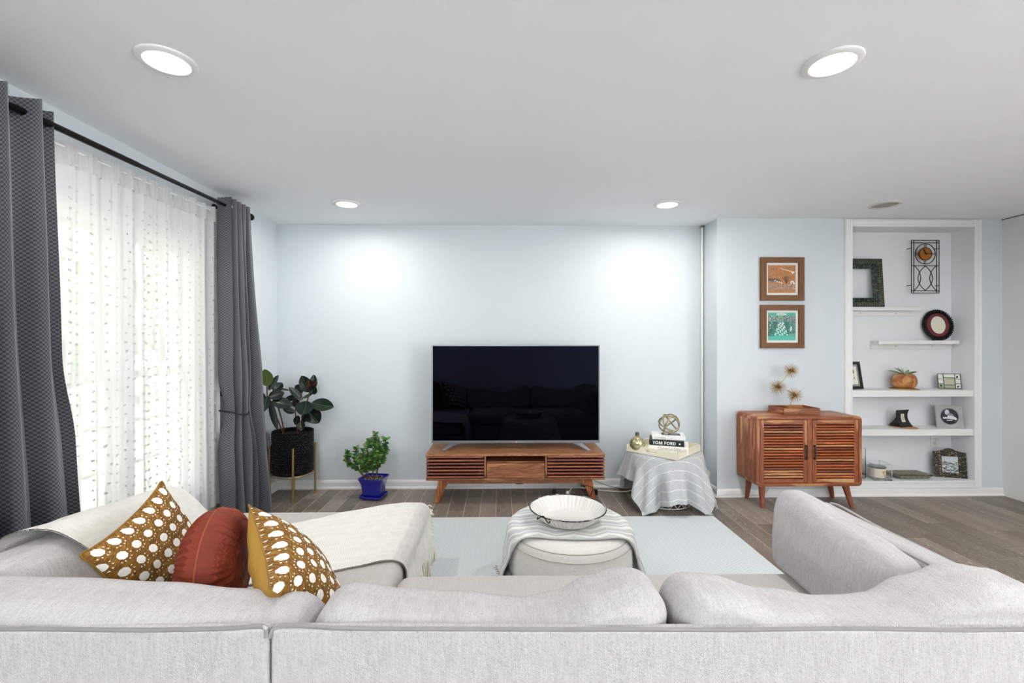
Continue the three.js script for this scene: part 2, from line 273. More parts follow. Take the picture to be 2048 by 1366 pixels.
// baseboards and the alcove trim
const BASE = [[0, 0], [0.022, 0], [0.022, 0.012], [0.016, 0.02], [0.012, 0.024], [0.012, 0.062], [0.009, 0.07], [0.007, 0.078], [0.002, 0.082], [0, 0.082]];
const XA = V(1, 0, 0), ZA = V(0, 0, 1);
struct('baseboard_back', moulding(BASE, V(XL, 0, ZB), V(XJ, 0, ZB), ZA), M.white);
struct('baseboard_left', moulding(BASE, V(XL, 0, ZB), V(XL, 0, ZR), XA), M.white);
struct('baseboard_return', moulding(BASE, V(XJ, 0, ZB), V(XJ, 0, ZN + 0.022), V(-1, 0, 0)), M.white);
struct('baseboard_alcove', moulding(BASE.map(([a, b]) => [a, b * 0.85]), V(XJ, 0, ZN), V(XR, 0, ZN), ZA), M.white);
{
  const T = [[0, 0], [0.016, 0], [0.018, 0.006], [0.018, 0.018], [0.013, 0.022], [0.013, 0.05], [0.017, 0.054], [0.017, 0.064], [0, 0.064]];   // [out, across]
  const bar = (len) => new THREE.ExtrudeGeometry(shape2(T), { depth: len, bevelEnabled: false });   // x out, y across, z along
  const B = (out, across, along, at, g) => { const m = new THREE.Matrix4().makeBasis(out, across, along); m.setPosition(at); g.applyMatrix4(m); if (m.determinant() < 0) { const i = g.index; const p = flat(g); const a = p.attributes; for (const k of ['position', 'normal', 'uv']) { const s = a[k].itemSize, arr = a[k].array; for (let t = 0; t < arr.length; t += 3 * s) for (let q = 0; q < s; q++) { const x = arr[t + s + q]; arr[t + s + q] = arr[t + 2 * s + q]; arr[t + 2 * s + q] = x; } } return p; } return g; };
  struct('trim_2', B(ZA, V(-1, 0, 0), V(0, 1, 0), V(NX0, NY0 - 0.064, ZN), bar(NY1 - NY0 + 0.128)), M.white);
  struct('trim_3', B(ZA, V(1, 0, 0), V(0, 1, 0), V(NX1, NY0 - 0.064, ZN), bar(NY1 - NY0 + 0.128)), M.white);
  struct('trim_4', B(ZA, V(0, 1, 0), V(1, 0, 0), V(NX0, NY1, ZN), bar(NX1 - NX0)), M.white);
  struct('trim_5', B(ZA, V(0, -1, 0), V(1, 0, 0), V(NX0, NY0, ZN), bar(NX1 - NX0)), M.white);
}
// white cable raceway in the inner corner
{
  const t = thing('cable_raceway', 'thin white vertical pipe in the corner beside the wall jog', 'pipe', [XJ - 0.02, 0.083, ZB + 0.02]);
  mesh('pipe', rod([0, 0, 0], [0, 2.34, 0], 0.011, 0.011, 14), M.white, t);
  mesh('cap', rod([0, 2.335, 0], [0, 2.354, 0], 0.015, 0.015, 14), M.silver, t, 'dark metal collar');
}

// ---------------------------------------------------------------- window, garden
function windowUnit(i, d0, d1) {
  const w = structGroup(`window_${i}`), y0 = WIN.y0 + 0.03, y1 = WIN.y1 - 0.02, X = XL - 0.085;
  const fr = mesh('window_frame', [bx(XL - 0.19, XL - 0.005, y0 - 0.03, y1 + 0.02, -d0, -d0 + 0.028), bx(XL - 0.19, XL - 0.005, y0 - 0.03, y1 + 0.02, -d1 - 0.028, -d1), bx(XL - 0.19, XL - 0.005, y1, y1 + 0.02, -d1, -d0), bx(XL - 0.19, XL - 0.005, y0 - 0.03, y0, -d1, -d0)], M.white, w);
  const ym = 1.17;
  for (const [a, b, x] of [[y0, ym + 0.02, X + 0.02], [ym - 0.02, y1, X - 0.02]]) {
    const s = mesh('sash', [bx(x - 0.017, x + 0.017, a, b, -d0 - 0.035, -d0), bx(x - 0.017, x + 0.017, a, b, -d1, -d1 + 0.035), bx(x - 0.017, x + 0.017, a, a + 0.04, -d1 + 0.035, -d0 - 0.035), bx(x - 0.017, x + 0.017, b - 0.04, b, -d1 + 0.035, -d0 - 0.035)], M.white, w);
    const u0 = d0 + 0.035, u1 = d1 - 0.035, h0 = a + 0.04, h1 = b - 0.04;
    for (let k = 1; k < 3; k++) { const d = lerp(u0, u1, k / 3); mesh('muntin', bx(x - 0.01, x + 0.01, h0, h1, -d - 0.009, -d + 0.009), M.white, s); }
    for (let k = 1; k < 3; k++) { const h = lerp(h0, h1, k / 3); mesh('muntin', bx(x - 0.0095, x + 0.0095, h - 0.009, h + 0.009, -u1, -u0), M.white, s); }
    for (let q = 0; q < 3; q++) for (let k = 0; k < 3; k++) { const g = new THREE.PlaneGeometry((u1 - u0) / 3 - 0.018, (h1 - h0) / 3 - 0.018); g.rotateY(PI / 2); g.translate(x, lerp(h0, h1, (k + 0.5) / 3), -lerp(u0, u1, (q + 0.5) / 3)); mesh('pane', g, M.glass, s); }
  }
  return w;
}
windowUnit(1, 2.013, 2.49); windowUnit(2, 2.6, 3.087);
struct('trim_6', [bx(XL - 0.19, XL + 0.004, WIN.y0, WIN.y1, -2.572, -2.518), bx(XL, XL + 0.018, WIN.y1, WIN.y1 + 0.06, -WIN.d1 - 0.05, -WIN.d0 + 0.05, { r: 0.004 }), bx(XL, XL + 0.018, WIN.y0 - 0.06, WIN.y1, -WIN.d1 - 0.05, -WIN.d1, { r: 0.004 }), bx(XL, XL + 0.018, WIN.y0 - 0.06, WIN.y1, -WIN.d0, -WIN.d0 + 0.05, { r: 0.004 }), bx(XL, XL + 0.018, WIN.y0, WIN.y1, -2.575, -2.515, { r: 0.004 }), bx(XL, XL + 0.03, WIN.y0 - 0.02, WIN.y0, -WIN.d1 - 0.06, -WIN.d0 + 0.06, { r: 0.004 })], M.white);
{
  const grassMap = tex(256, 256, 3, 3, (u, v) => mix3([116, 122, 104], [150, 156, 136], fbm(u * 30, v * 30, 30, 30, 5, 4)));
  const lawn = mesh('lawn', sheet((u, v) => V(lerp(-2.3, -40, v), -0.35 - 0.5 * v * v + 1.6 * smooth(0.3, 1, v), lerp(30, -30, u)), 24, 16, { th: 0.02, uw: 60, uh: 38 }), std({ map: grassMap, roughness: 1 }));
  lawn.userData.kind = 'structure';
  const leafMap = tex(128, 128, 0.8, 0.8, (u, v) => mix3([88, 94, 78], [150, 156, 136], fbm(u * 24, v * 24, 24, 24, 15, 3)));
  const lm = std({ map: leafMap, roughness: 0.9 }), bark = std({ color: 0x6b5a48, roughness: 1 });
  [[-10, 3.2, 7, 'broad green tree on the lawn outside, out of view to the left of the windows', 44], [-10.4, -1.3, 7.4, 'green tree on the lawn outside, straight out from the left window', 43], [-10, -5.9, 7.2, 'green tree on the lawn outside, seen through the right window near its middle', 41], [-10.6, -10.4, 7.6, 'green tree on the lawn outside, seen through the right window toward its right side', 42], [-10.2, -15, 7.2, 'green tree on the lawn outside, farthest to the right through the right window', 45], [-14.5, 1, 9.5, 'added tall green tree in the back row outside, out of view to the left', 46], [-15, -4, 9.8, 'added tall green tree in the back row outside, glimpsed through the left window', 47], [-14.6, -9, 9.4, 'added tall green tree in the back row outside, glimpsed through the right window', 48], [-15, -14, 9.8, 'added tall green tree in the back row outside, glimpsed at the far right', 49]].forEach(([x, z, h, label, s]) => {  // back row added to block bright sky gaps between the front trees
    const t = thing('garden_tree', label, 'tree', [x, -0.25, z]), R = rng(s);
    mesh('trunk', rod([0, 0, 0], [0.1, h * 0.6, 0], 0.22, 0.12, 10), bark, t);
    const blobs = [];
    for (let i = 0; i < 14; i++) { const g = new THREE.IcosahedronGeometry(1.15 + R() * 0.6, 4), o = R() * 50; const p = g.attributes.position; for (let q = 0; q < p.count; q++) { const v = V(0, 0, 0).fromBufferAttribute(p, q), f = 0.72 + 0.5 * noise(v.x * 3 + o + 20, v.y * 3 + v.z * 2.3 + 40, 99, 99, s); p.setXYZ(q, v.x * f, v.y * f, v.z * f); } g.computeVertexNormals(); const a = R() * TAU, r = R() * 1.1; blobs.push(g.translate(Math.cos(a) * r, h * (0.26 + i / 14 * 0.72), Math.sin(a) * r)); }
    mesh('crown', blobs, lm, t);
  });
}

// ---------------------------------------------------------------- ceiling downlights
{
  const ring = lathe([[0.07, -0.002], [0.071, -0.009], [0.08, -0.012], [0.098, -0.008], [0.102, -0.003], [0.102, 0]], 56), disc = new THREE.CircleGeometry(0.0705, 48).rotateX(PI / 2).translate(0, -0.0035, 0);
  const glow = std({ color: 0xffffff, emissive: LAMP_COLOR, emissiveIntensity: 2.2, roughness: 0.5 });
  const P = [[-1.28, -1.77, 'lit round ceiling downlight, the large near one at upper left'], [1.285, -1.74, 'lit round ceiling downlight, the large near one at upper right'], [-1.2, -3.58, 'lit small-looking ceiling downlight near the back wall, left of the television'], [1.315, -3.555, 'lit small-looking ceiling downlight near the back wall, right of the television'],
    [-1.28, 0.05, 'ceiling downlight outside the picture, level with the viewer on the window side'], [1.285, 0.05, 'ceiling downlight outside the picture, level with the viewer on the right'], [-1.28, 1.85, 'ceiling downlight outside the picture, behind the viewer on the window side'], [1.285, 1.85, 'ceiling downlight outside the picture, behind the viewer at middle right'], [3.3, 0.05, 'ceiling downlight outside the picture, level with the viewer near the right wall'], [3.3, -1.75, 'ceiling downlight outside the picture, ahead of the viewer near the right wall']].filter((p, i) => i < 10);
  P.forEach(([x, z, label], i) => {
    const t = thing('downlight', label, 'ceiling light', [x, HC, z], 0, 'recessed lights in the ceiling');
    mesh('trim_ring', ring, M.white, t); mesh('diffuser', disc, glow, t, 'glowing white diffuser');
    const s = new THREE.RectAreaLight(LAMP_COLOR, LAMP, 0.096, 0.096); s.position.set(0, -0.006, 0); s.rotation.x = -PI / 2; s.castShadow = true; t.add(s);
  });
  const sp = thing('ceiling_speaker', 'unlit grey round ceiling speaker above the alcove shelves', 'speaker', [3.035, HC, -3.54]);
  mesh('rim', lathe([[0.082, -0.003], [0.085, -0.009], [0.103, -0.008], [0.108, -0.002], [0.108, 0]], 56), std({ color: 0xdcdbd6, roughness: 0.6 }), sp);
  mesh('grille', new THREE.CircleGeometry(0.083, 48).rotateX(PI / 2).translate(0, -0.004, 0), std({ color: 0xbdbbb5, roughness: 0.8, bumpMap: grey(64, 64, 0.12, 0.12, (u, v) => (Math.hypot(u * 16 % 1 - 0.5, v * 16 % 1 - 0.5) < 0.3 ? 0 : 1)), bumpScale: 0.001 }), sp, 'perforated grey grille');
}

// ---------------------------------------------------------------- curtains
{
  const t = thing('curtain_rod', 'black curtain rod over the window, running along the left wall', 'curtain rod', [-1.93, 2.3, -1.2]);
  const y = (d) => lerp(-0.025, 0.02, (d - 1.2) / 2.3) + 0.002;   // rises slightly toward the corner
  mesh('rod', rod([0, y(1.2), 0], [0, y(3.53), -2.33], 0.0125, 0.0125, 16), M.blackMetal, t);
  mesh('sleeve', rod([0, y(1.2), 0], [0, y(2.45), -1.25], 0.0145, 0.0145, 16), M.blackMetal, t);
  const f = new THREE.SphereGeometry(0.026, 20, 14); f.translate(0, y(3.56), -2.355); mesh('finial', f, M.blackMetal, t);
  mesh('bracket', [rod([-0.12, y(3.27), -2.1], [0, y(3.27), -2.1], 0.006, 0.006, 8), rod([-0.122, y(3.27), -2.1], [-0.115, y(3.27), -2.1], 0.03, 0.03, 20)], M.blackMetal, t);
  mesh('bracket', [rod([-0.12, y(1.72), -0.5], [0, y(1.72), -0.5], 0.008, 0.008, 8), rod([-0.122, y(1.72), -0.5], [-0.115, y(1.72), -0.5], 0.034, 0.034, 20)], M.blackMetal, t);
}
const rodY = (d) => 2.3 + lerp(-0.025, 0.02, (d - 1.2) / 2.3);
function grommet(d, x, turn) { const g = new THREE.TorusGeometry(0.024, 0.0042, 10, 28); g.rotateY(turn); return g.translate(x, rodY(d), -d); }
// right-hand (far) curtain, tied back
{
  const t = thing('dark_curtain', 'dark grey checked curtain by the room corner, tied back beside the rubber plant', 'curtain', [-1.93, 0, -3.4]);
  const fold = (u) => { const a = Math.sin(u * TAU * 4.4 + 2.2); return 1.25 * (a > 0 ? Math.pow(a, 0.75) : a * 1.1) + 0.25 * Math.sin(u * TAU * 8.6 + 1); };
  const fn = (u, v) => {
    const y = lerp(0.035, rodY(3.4) + 0.055, v), k = 1 - v, tie = Math.exp(-Math.pow((y - 0.86) / 0.16, 2));
    let d = lerp(3.215, lerp(3.49, 3.6, smooth(0, 1, k)), u); const um = 0.32;
    d += (lerp(3.215, 3.55, um) - d) * 0.42 * tie * (1 - smooth(0.58, 0.72, u)); 
    let x = fold(u) * lerp(0.04, 0.058, k) * (1 - 0.35 * tie) + lerp(0, 0.10, k) * u + 0.012 * k + 0.012 * tie;
    x += 0.01 * Math.sin(y * 5 + u * 9) * k - 0.085 * Math.exp(-Math.pow((u - 0.72) / 0.055, 2)) * smooth(0, 0.4, k); d += 0.016 * Math.cos(u * TAU * 4.4 + 2.6 + k) * k;
    return V(x, y, -d + 3.4);
  };
  mesh('fabric', sheet(fn, 110, 60, { th: 0.003, uw: 1.25, uh: 2.3 }), M.curtain, t);
  mesh('grommet', grommet(3.24, 0.012, 0.5).translate(0, 0, 3.4), M.chrome, t);
  const pts = [[-0.05, 0.872, 0.16], [0.04, 0.858, 0.155], [0.096, 0.838, 0.12], [0.098, 0.838, 0.05], [0.05, 0.856, 0.012]];
  mesh('tieback', tube(pts, 0.0065, 60, 8), M.black, t, 'dark cord loop');
  const hk = thing('tieback_hook', 'small black tieback hook on the wall beside the far curtain', 'hook', [-2.055, 0.985, -3.375]);
  mesh('plate', rod([0, 0, 0], [0.014, 0, 0], 0.03, 0.026, 20), M.black, hk); mesh('hook', [rod([0.012, 0, 0], [0.05, 0, 0], 0.009, 0.007, 10), rod([0.05, 0, 0], [0.06, 0, 0], 0.022, 0.022, 18)], M.black, hk);
}
// left-hand (near) curtain
{
  const t = thing('dark_curtain', 'dark grey checked curtain at the left edge, large and near', 'curtain', [-1.915, 0, -1.6]);
  const fold = (u) => { const a = Math.sin(u * TAU * 5.6 + 2.4); return 1.05 * (a > 0 ? Math.pow(a, 0.8) : a * 1.15) + 0.22 * Math.sin(u * TAU * 10.9 + 1); };
  const fn = (u, v) => {
    const y = lerp(0.03, rodY(1.8) + 0.06, v), k = 1 - v;
    let d = lerp(1.28, 1.985 + 0.045 * smooth(0, 1, k) + 0.05 * smooth(0.45, 0.62, k) * (u > 0.8 ? (u - 0.8) / 0.2 : 0), u);
    const x = fold(u) * lerp(0.05, 0.08, k) + 0.045 * k + 0.012 * Math.sin(y * 4 + u * 7) * k;
    d += 0.018 * Math.cos(u * TAU * 5.6 + 2.9 + k) * (1 - smooth(0.85, 1, u));
    return V(x, y, -d + 1.6);
  };
  mesh('fabric', sheet(fn, 150, 60, { th: 0.003, uw: 2.2, uh: 2.3 }), M.curtain, t);
  for (const d of [1.77, 1.6, 1.43]) mesh('grommet', grommet(d, 0.0, 0.35).translate(0, 0, 1.6), M.chrome, t);
}
// sheer with woven tufts
{
  const t = thing('sheer_curtain', 'white sheer tufted curtain hanging in front of the bright window', 'curtain', [-2.01, 0, -2.6]), R = rng(5);
  const fn = (u, v) => {
    const d = lerp(1.95, 3.265 + 0.02 * (1 - v), u), y = lerp(0.2, lerp(2.255, 2.275, u), v), k = lerp(0.6, 1, v);
    const a = u * TAU;
    const x = 0.011 * Math.sin(a * 13 + 1.3 * Math.sin(a * 2)) * k + 0.007 * Math.sin(a * 29 + 2 * Math.sin(a * 3) + v * 1.2) + 0.006 * Math.sin(a * 5 + v * 2);
    return V(x, y, -d + 2.6 - 0.012 * Math.cos(a * 13 + 1.3 * Math.sin(a * 2)));
  };
  mesh('fabric', sheet((u, v) => fn(u, v * 0.965), 260, 30, { th: 0, uw: 2.6, uh: 2 }), M.sheer, t);
  mesh('header', sheet((u, v) => { const p = fn(u, 0.962 + v * 0.05); p.x += 0.006 + 0.006 * Math.sin(u * 330 + v * 2); return p; }, 320, 4, { th: 0, uw: 2.6, uh: 0.1 }), M.sheerBand, t, 'gathered rod pocket');
  mesh('hem', sheet((u, v) => { const p = fn(u, v * 0.035); p.x += 0.003; return p; }, 260, 2, { th: 0, uw: 2.6, uh: 0.07 }), M.sheerBand, t);
  const tuft = new THREE.BoxGeometry(0.0025, 0.0085, 0.014), list = [];
  for (let i = 0; i < 24; i++) for (let j = 0; j < 38; j++) { const p = fn((i + 0.5 + (R() - 0.5) * 0.25) / 24, 0.04 + j * 0.0235 + (i % 2) * 0.004); list.push(p.add(V(0.003, 0, 0))); }
  const im = new THREE.InstancedMesh(tuft, std({ color: 0xc9c9c5, roughness: 1 }), list.length), m4 = new THREE.Matrix4(), q = new THREE.Quaternion();
  list.forEach((p, i) => { q.setFromEuler(new THREE.Euler(R() - 0.5, (R() - 0.5) * 0.6, 0)); m4.compose(p, q, V(1, 0.7 + R() * 0.6, 0.7 + R() * 0.6)); im.setMatrixAt(i, m4); });
  im.name = 'tufts'; im.userData.kind = 'stuff'; im.castShadow = im.receiveShadow = true; t.add(im);
  const r2 = thing('sheer_rod', 'slim white rod carrying the sheer curtain behind the black rod', 'curtain rod', [-2.01, 2.262, -2.6]);
  mesh('rod', rod([0, -0.008, 0.75], [0, 0.012, -0.66], 0.005, 0.005, 10), M.white, r2);
  mesh('bracket', rod([-0.045, 0.012, -0.655], [0, 0.012, -0.655], 0.004, 0.004, 8), M.white, r2);
}

// ---------------------------------------------------------------- rug
{
  const rx0 = -0.78, rx1 = 1.655, rz0 = -3.505, rz1 = -1.35;
  const r = mesh('area_rug', box(rx1 - rx0, 0.009, rz1 - rz0, { r: 0.004, n: [1, 1, 1] }).translate((rx0 + rx1) / 2, 0.0046, (rz0 + rz1) / 2), M.rug);
  tag(r, 'pale grey-blue flatweave rug with a diamond pattern', 'rug');
}

// ---------------------------------------------------------------- sectional sofa
const curve = (pts) => (x) => { if (x <= pts[0][0]) return pts[0][1]; for (let i = 1; i < pts.length; i++) if (x <= pts[i][0]) { const t = (x - pts[i - 1][0]) / (pts[i][0] - pts[i - 1][0]); return lerp(pts[i - 1][1], pts[i][1], t * t * (3 - 2 * t)); } return pts[pts.length - 1][1]; };
{
  const s = thing('sectional_sofa', 'large pale grey sectional sofa with a chaise at left, backs toward the viewer', 'sofa', [0, 0, -1.6]);
  const O = 1.6, D = (d) => -d + O;      // local z of a distance d from the viewer
  const top = curve([[-1.6, 0.678], [-0.55, 0.672], [0.43, 0.66], [1.45, 0.651]]);
  const yTop = (v) => { if (v.y > 0.1) v.y += top(v.x) - 0.66; };
  const part = (name, x0, x1, y0, y1, d0, d1, o, mat = M.sofa, fn) => { const g = box(x1 - x0, y1 - y0, d1 - d0, o), cx = (x0 + x1) / 2, cy = (y0 + y1) / 2, cz = D((d0 + d1) / 2); g.translate(cx, cy, cz); if (fn) warp(g, fn); return mesh(name, g, mat, s); };
  // frames
  for (const [x0, x1] of [[-1.6, -0.5565], [-0.5525, 1.435]]) part('back_panel', x0, x1, 0.05, 0.66, 1.1, 1.13, { r: 0.012, seg: 3, n: [10, 8, 1] }, M.sofa, yTop);
  const pipeLine = (pts, r = 0.0052) => tube(pts, r, pts.length * 8, 8);
  const line = (x0, x1, d, dy = 0) => { const p = []; for (let i = 0; i <= 12; i++) { const x = lerp(x0, x1, i / 12); p.push([x, top(x) + dy + 0.0012 * Math.sin(x * 9), D(d) + 0.001 * Math.sin(x * 13)]); } return p; };
  for (const [x0, x1] of [[-1.6, -0.56], [-0.549, 1.435]]) { const p = line(x0 + 0.006, x1 - 0.004, 1.104, -0.003); if (x0 > -1) p.unshift([x0 - 0.002, p[0][1] - 0.02, D(1.099)]); else p.push([x1 + 0.001, p[12][1] - 0.02, D(1.099)]); mesh('piping', pipeLine(p), M.piping, s); }
  part('left_frame', -1.6, -1.5, 0.05, 0.672, 1.19, 2.05, { r: 0.016, seg: 3, n: [1, 6, 8] });
  mesh('piping', pipeLine([[-1.596, 0.668, D(1.11)], [-1.596, 0.669, D(1.5)], [-1.596, 0.668, D(2.04)]]), M.piping, s);
  part('right_arm', 1.335, 1.435, 0.05, 0.668, 1.19, 1.965, { r: 0.03, seg: 4, n: [1, 6, 10] }, M.sofa, (v) => { if (v.y > 0.6) v.y += 0.004 * Math.sin(v.z * 8); });
  for (const x of [1.344, 1.4275]) mesh('piping', pipeLine([[x, 0.655, D(1.12)], [x, 0.662, D(1.4)], [x, 0.660, D(1.7)], [x, 0.660, D(1.945)], [x, 0.62, D(1.963)], [x, 0.3, D(1.965)]], 0.0048), M.piping, s);
  part('chaise_base', -1.5, -0.43, 0.06, 0.25, 1.19, 2.61, { r: 0.012, seg: 2, n: [6, 3, 8] });
  part('seat_base', -0.425, 1.335, 0.06, 0.25, 1.19, 1.86, { r: 0.012, seg: 2, n: [8, 3, 4] });
  for (const [x, d] of [[-1.45, 1.25], [-1.45, 2.55], [-0.5, 2.55], [-0.5, 1.25], [1.38, 1.25], [1.38, 1.9], [0.45, 1.82]]) mesh('leg', rod([x, x > -0.8 ? 0.0092 : 0, D(d)], [x, 0.062, D(d)], 0.017, 0.022, 14), M.black, s);
  // seat cushions
  const seat = (name, x0, x1, d0, d1, dome) => part(name, x0, x1, 0.245, 0.4, d0, d1, { r: 0.055, seg: 5, n: [14, 3, 14] }, M.sofaSeat, (v) => { const u = (v.x - (x0 + x1) / 2) / (x1 - x0) * 2, w = (v.z - D((d0 + d1) / 2)) / (d1 - d0) * 2; if (v.y > 0.3) v.y += dome * (1 - u * u) * (1 - w * w); });
  seat('chaise_cushion', -1.49, -0.425, 1.2, 2.615, 0.014);
  seat('seat_cushion', -0.42, 0.424, 1.2, 1.9, 0.022);
  seat('seat_cushion', 0.43, 1.33, 1.2, 1.9, 0.016);
  // loose back cushions leaning on the back
  const back = (x0, x1, tops, seed) => {
    const w = x1 - x0, h = 0.32, f = curve(tops), g = box(w, h, 0.23, { r: 0.07, seg: 6, n: [34, 8, 4] });
    warp(g, (v) => {
      const t = (v.y + h / 2) / h, X = v.x + (x0 + x1) / 2, e = Math.abs(v.x) / (w / 2), puff = 1 + 0.1 * (1 - e * e);
      const wr = fbm(X * 5 + 20, t * 3 + 5, 99, 99, seed, 3) - 0.5, wr2 = fbm(X * 16 + 9 + t * 6, t * 5 + 3, 99, 99, seed + 7, 2) - 0.5;
      const cd = lerp(1.30, 1.212, smooth(0.1, 0.9, t));
      const y = 0.395 + t * (f(X) - 0.395) + (wr * 0.02 + wr2 * 0.008) * smooth(0.4, 1, t);
      const z = D(cd) + v.z * puff * lerp(1, 0.86, t) + (wr * 0.03 + wr2 * 0.014) * smooth(0.2, 0.6, t);
      v.set(X, y, Math.min(z, D(1.118 - 0.008 * smooth(0.66, 0.7, y))));
    });
    mesh('back_cushion', g, M.sofa, s);
  };
  back(-1.5, -0.482, [[-1.398, 0.720], [-1.187, 0.712], [-0.923, 0.697], [-0.725, 0.678], [-0.580, 0.670], [-0.495, 0.662]], 31);
  back(-0.474, 0.433, [[-0.475, 0.693], [-0.396, 0.693], [-0.264, 0.675], [-0.132, 0.666], [0.066, 0.646], [0.158, 0.665], [0.237, 0.704], [0.330, 0.732], [0.409, 0.728]], 52);
  back(0.446, 1.45, [[0.462, 0.718], [0.554, 0.713], [0.738, 0.668], [0.897, 0.642], [0.976, 0.643], [1.042, 0.650], [1.147, 0.700], [1.266, 0.737], [1.382, 0.721], [1.437, 0.695]], 73);
  // side cushion against the right arm, and one against the left frame
  const side = (sgn, xb, xt, th, d0, d1, tops, seed) => {
    const L = d1 - d0, h = 0.32, f = curve(tops), g = box(th, h, L, { r: Math.min(0.06, th / 2 - 0.01), seg: 6, n: [3, 9, 24] });
    warp(g, (v) => {
      const t = (v.y + h / 2) / h, d = (d0 + d1) / 2 - v.z, e = Math.abs(v.z) / (L / 2), wr = fbm(d * 6 + 9, t * 4 + 7, 99, 99, seed, 3) - 0.5;
      const out = v.x * (1 + 0.12 * (1 - e * e)) * lerp(1, 0.72, smooth(0.4, 1, t)) + wr * 0.012;
      v.set(lerp(xb, xt, t) + out, 0.398 + t * (f(d) - 0.398) + wr * 0.012 * t, D(d + 0.02 * (t - 0.5)));
    });
    mesh('side_cushion', g, M.sofa, s);
  };
  side(1, 1.232, 1.245, 0.168, 1.33, 1.955, [[1.3, 0.69], [1.6, 0.705], [1.85, 0.728], [1.95, 0.73]], 91);
  side(-1, -1.4, -1.5, 0.2, 1.3, 2.06, [[1.3, 0.715], [1.6, 0.705], [2.05, 0.655]], 95);
}

// cream knitted throw across the chaise
{
  const t = thing('knitted_throw', 'cream knitted throw with fringe draped across the sofa chaise', 'throw', [-0.9, 0, -2.1]);
  // path across the sofa: [x, y] and the near / far distance at each step
  const path = [[-1.622, 0.55, 1.47, 2.0], [-1.6, 0.745, 1.47, 2.04], [-1.55, 0.778, 1.475, 2.06], [-1.46, 0.778, 1.5, 2.08], [-1.39, 0.72, 1.53, 2.1], [-1.33, 0.62, 1.58, 2.12], [-1.26, 0.46, 1.64, 2.2], [-1.16, 0.423, 1.7, 2.3], [-1.0, 0.42, 1.76, 2.42], [-0.8, 0.419, 1.83, 2.55], [-0.6, 0.416, 1.92, 2.655], [-0.47, 0.412, 1.98, 2.66], [-0.425, 0.392, 1.99, 2.655], [-0.404, 0.35, 1.985, 2.65], [-0.392, 0.22, 1.96, 2.62]];
  let acc = [0]; for (let i = 1; i < path.length; i++) acc.push(acc[i - 1] + Math.hypot(path[i][0] - path[i - 1][0], path[i][1] - path[i - 1][1])); const L = acc[acc.length - 1];
  const cx = new THREE.CatmullRomCurve3(path.map((p) => V(p[0], p[1], p[2])), false, 'centripetal'), cf = new THREE.CatmullRomCurve3(path.map((p) => V(p[0], p[1], p[3])), false, 'centripetal');
  const fn = (u, v) => {
    const a = cx.getPoint(u), b = cf.getPoint(u), low = 1 - smooth(0.3, 0.46, u), d = lerp(a.z, b.z, 1 - v), x = lerp(a.x, b.x, 1 - v), y = a.y - low * lerp(0.03, 0.085, 1 - v);
    const hang = smooth(0.9, 1, u), w = fbm(x * 8 + 30, d * 7, 99, 99, 17, 3) - 0.5;
    const bumpy = 0.010 * Math.exp(-Math.pow((u - 0.83) / 0.06, 2)) * smooth(0.55, 0, v);
    return V(x + 0.9 + hang * (0.012 * Math.sin(d * 40) + 0.02 * w), y + w * 0.016 * (1 - hang) + bumpy, -d + 2.1);
  };
  mesh('fabric', sheet(fn, 120, 50, { th: 0.005, uw: L, uh: 0.72 }), M.throw, t);
  const R = rng(9), fr = [];
  for (let i = 0; i <= 90; i++) { const p = fn(1, i / 90), l = 0.075 + R() * 0.04, sx = (R() - 0.5) * 0.03, sz = (R() - 0.5) * 0.04; for (let k = 0; k < 2; k++) fr.push(tube([[p.x, p.y + 0.006, p.z], [p.x + 0.008 + sx * 0.5, p.y - l * 0.5, p.z + sz * 0.5 + k * 0.006], [p.x + 0.004 + sx, Math.max(p.y - l, 0.02), p.z + sz + k * 0.012]], 0.0024, 5, 5)); }
  mesh('fringe', fr, M.fringe, t);
  const fr2 = []; for (let i = 0; i < 26; i++) { const p = fn(0.86 + 0.14 * i / 26, 0), sx = (R() - 0.5) * 0.02; fr2.push(tube([[p.x, p.y, p.z + 0.004], [p.x + sx, p.y + 0.002, p.z - 0.012], [p.x + sx * 2 + 0.006, p.y - 0.012, p.z - 0.026]], 0.0026, 5, 5)); }
  mesh('fringe', fr2, M.fringe, t);
}

// throw pillows
function pillowPoint(u, v, w, h, T, s, pinch = 0.11, rad = 0.55) {       // u, v in -1..1, s = side
  const ex = 1 - pinch * (1 - v * v), ey = 1 - pinch * (1 - u * u);   // concave sides, pointed corners
  const e = Math.pow(Math.max(0, (1 - Math.pow(Math.abs(u), 2.4)) * (1 - Math.pow(Math.abs(v), 2.4))), rad);
  return V(u * w / 2 * (1 - pinch * (1 - u * u) * 0 - (1 - ex) * Math.abs(u)), v * h / 2 * (1 - (1 - ey) * Math.abs(v)), s * T / 2 * e);
}
function pillowFace(w, h, T, s, seed, ripple = 0.004) {
  const n = 40;
  const g = sheet((a, b) => { const u = (a * 2 - 1) * s, v = b * 2 - 1, p = pillowPoint(u, v, w, h, T, s), e = (1 - u * u) * (1 - v * v); p.z += s * ripple * e * (fbm(a * 7 + 3, b * 7 + 3, 99, 99, seed, 3) - 0.5) * 4; return p; }, n, n, { th: 0, uw: 1, uh: 1 });
  return g;
}
const basis = (ex, ey) => { ex = ex.clone().normalize(); const ez = ex.clone().cross(ey).normalize(), yy = ez.clone().cross(ex); return new THREE.Matrix4().makeBasis(ex, yy, ez); };
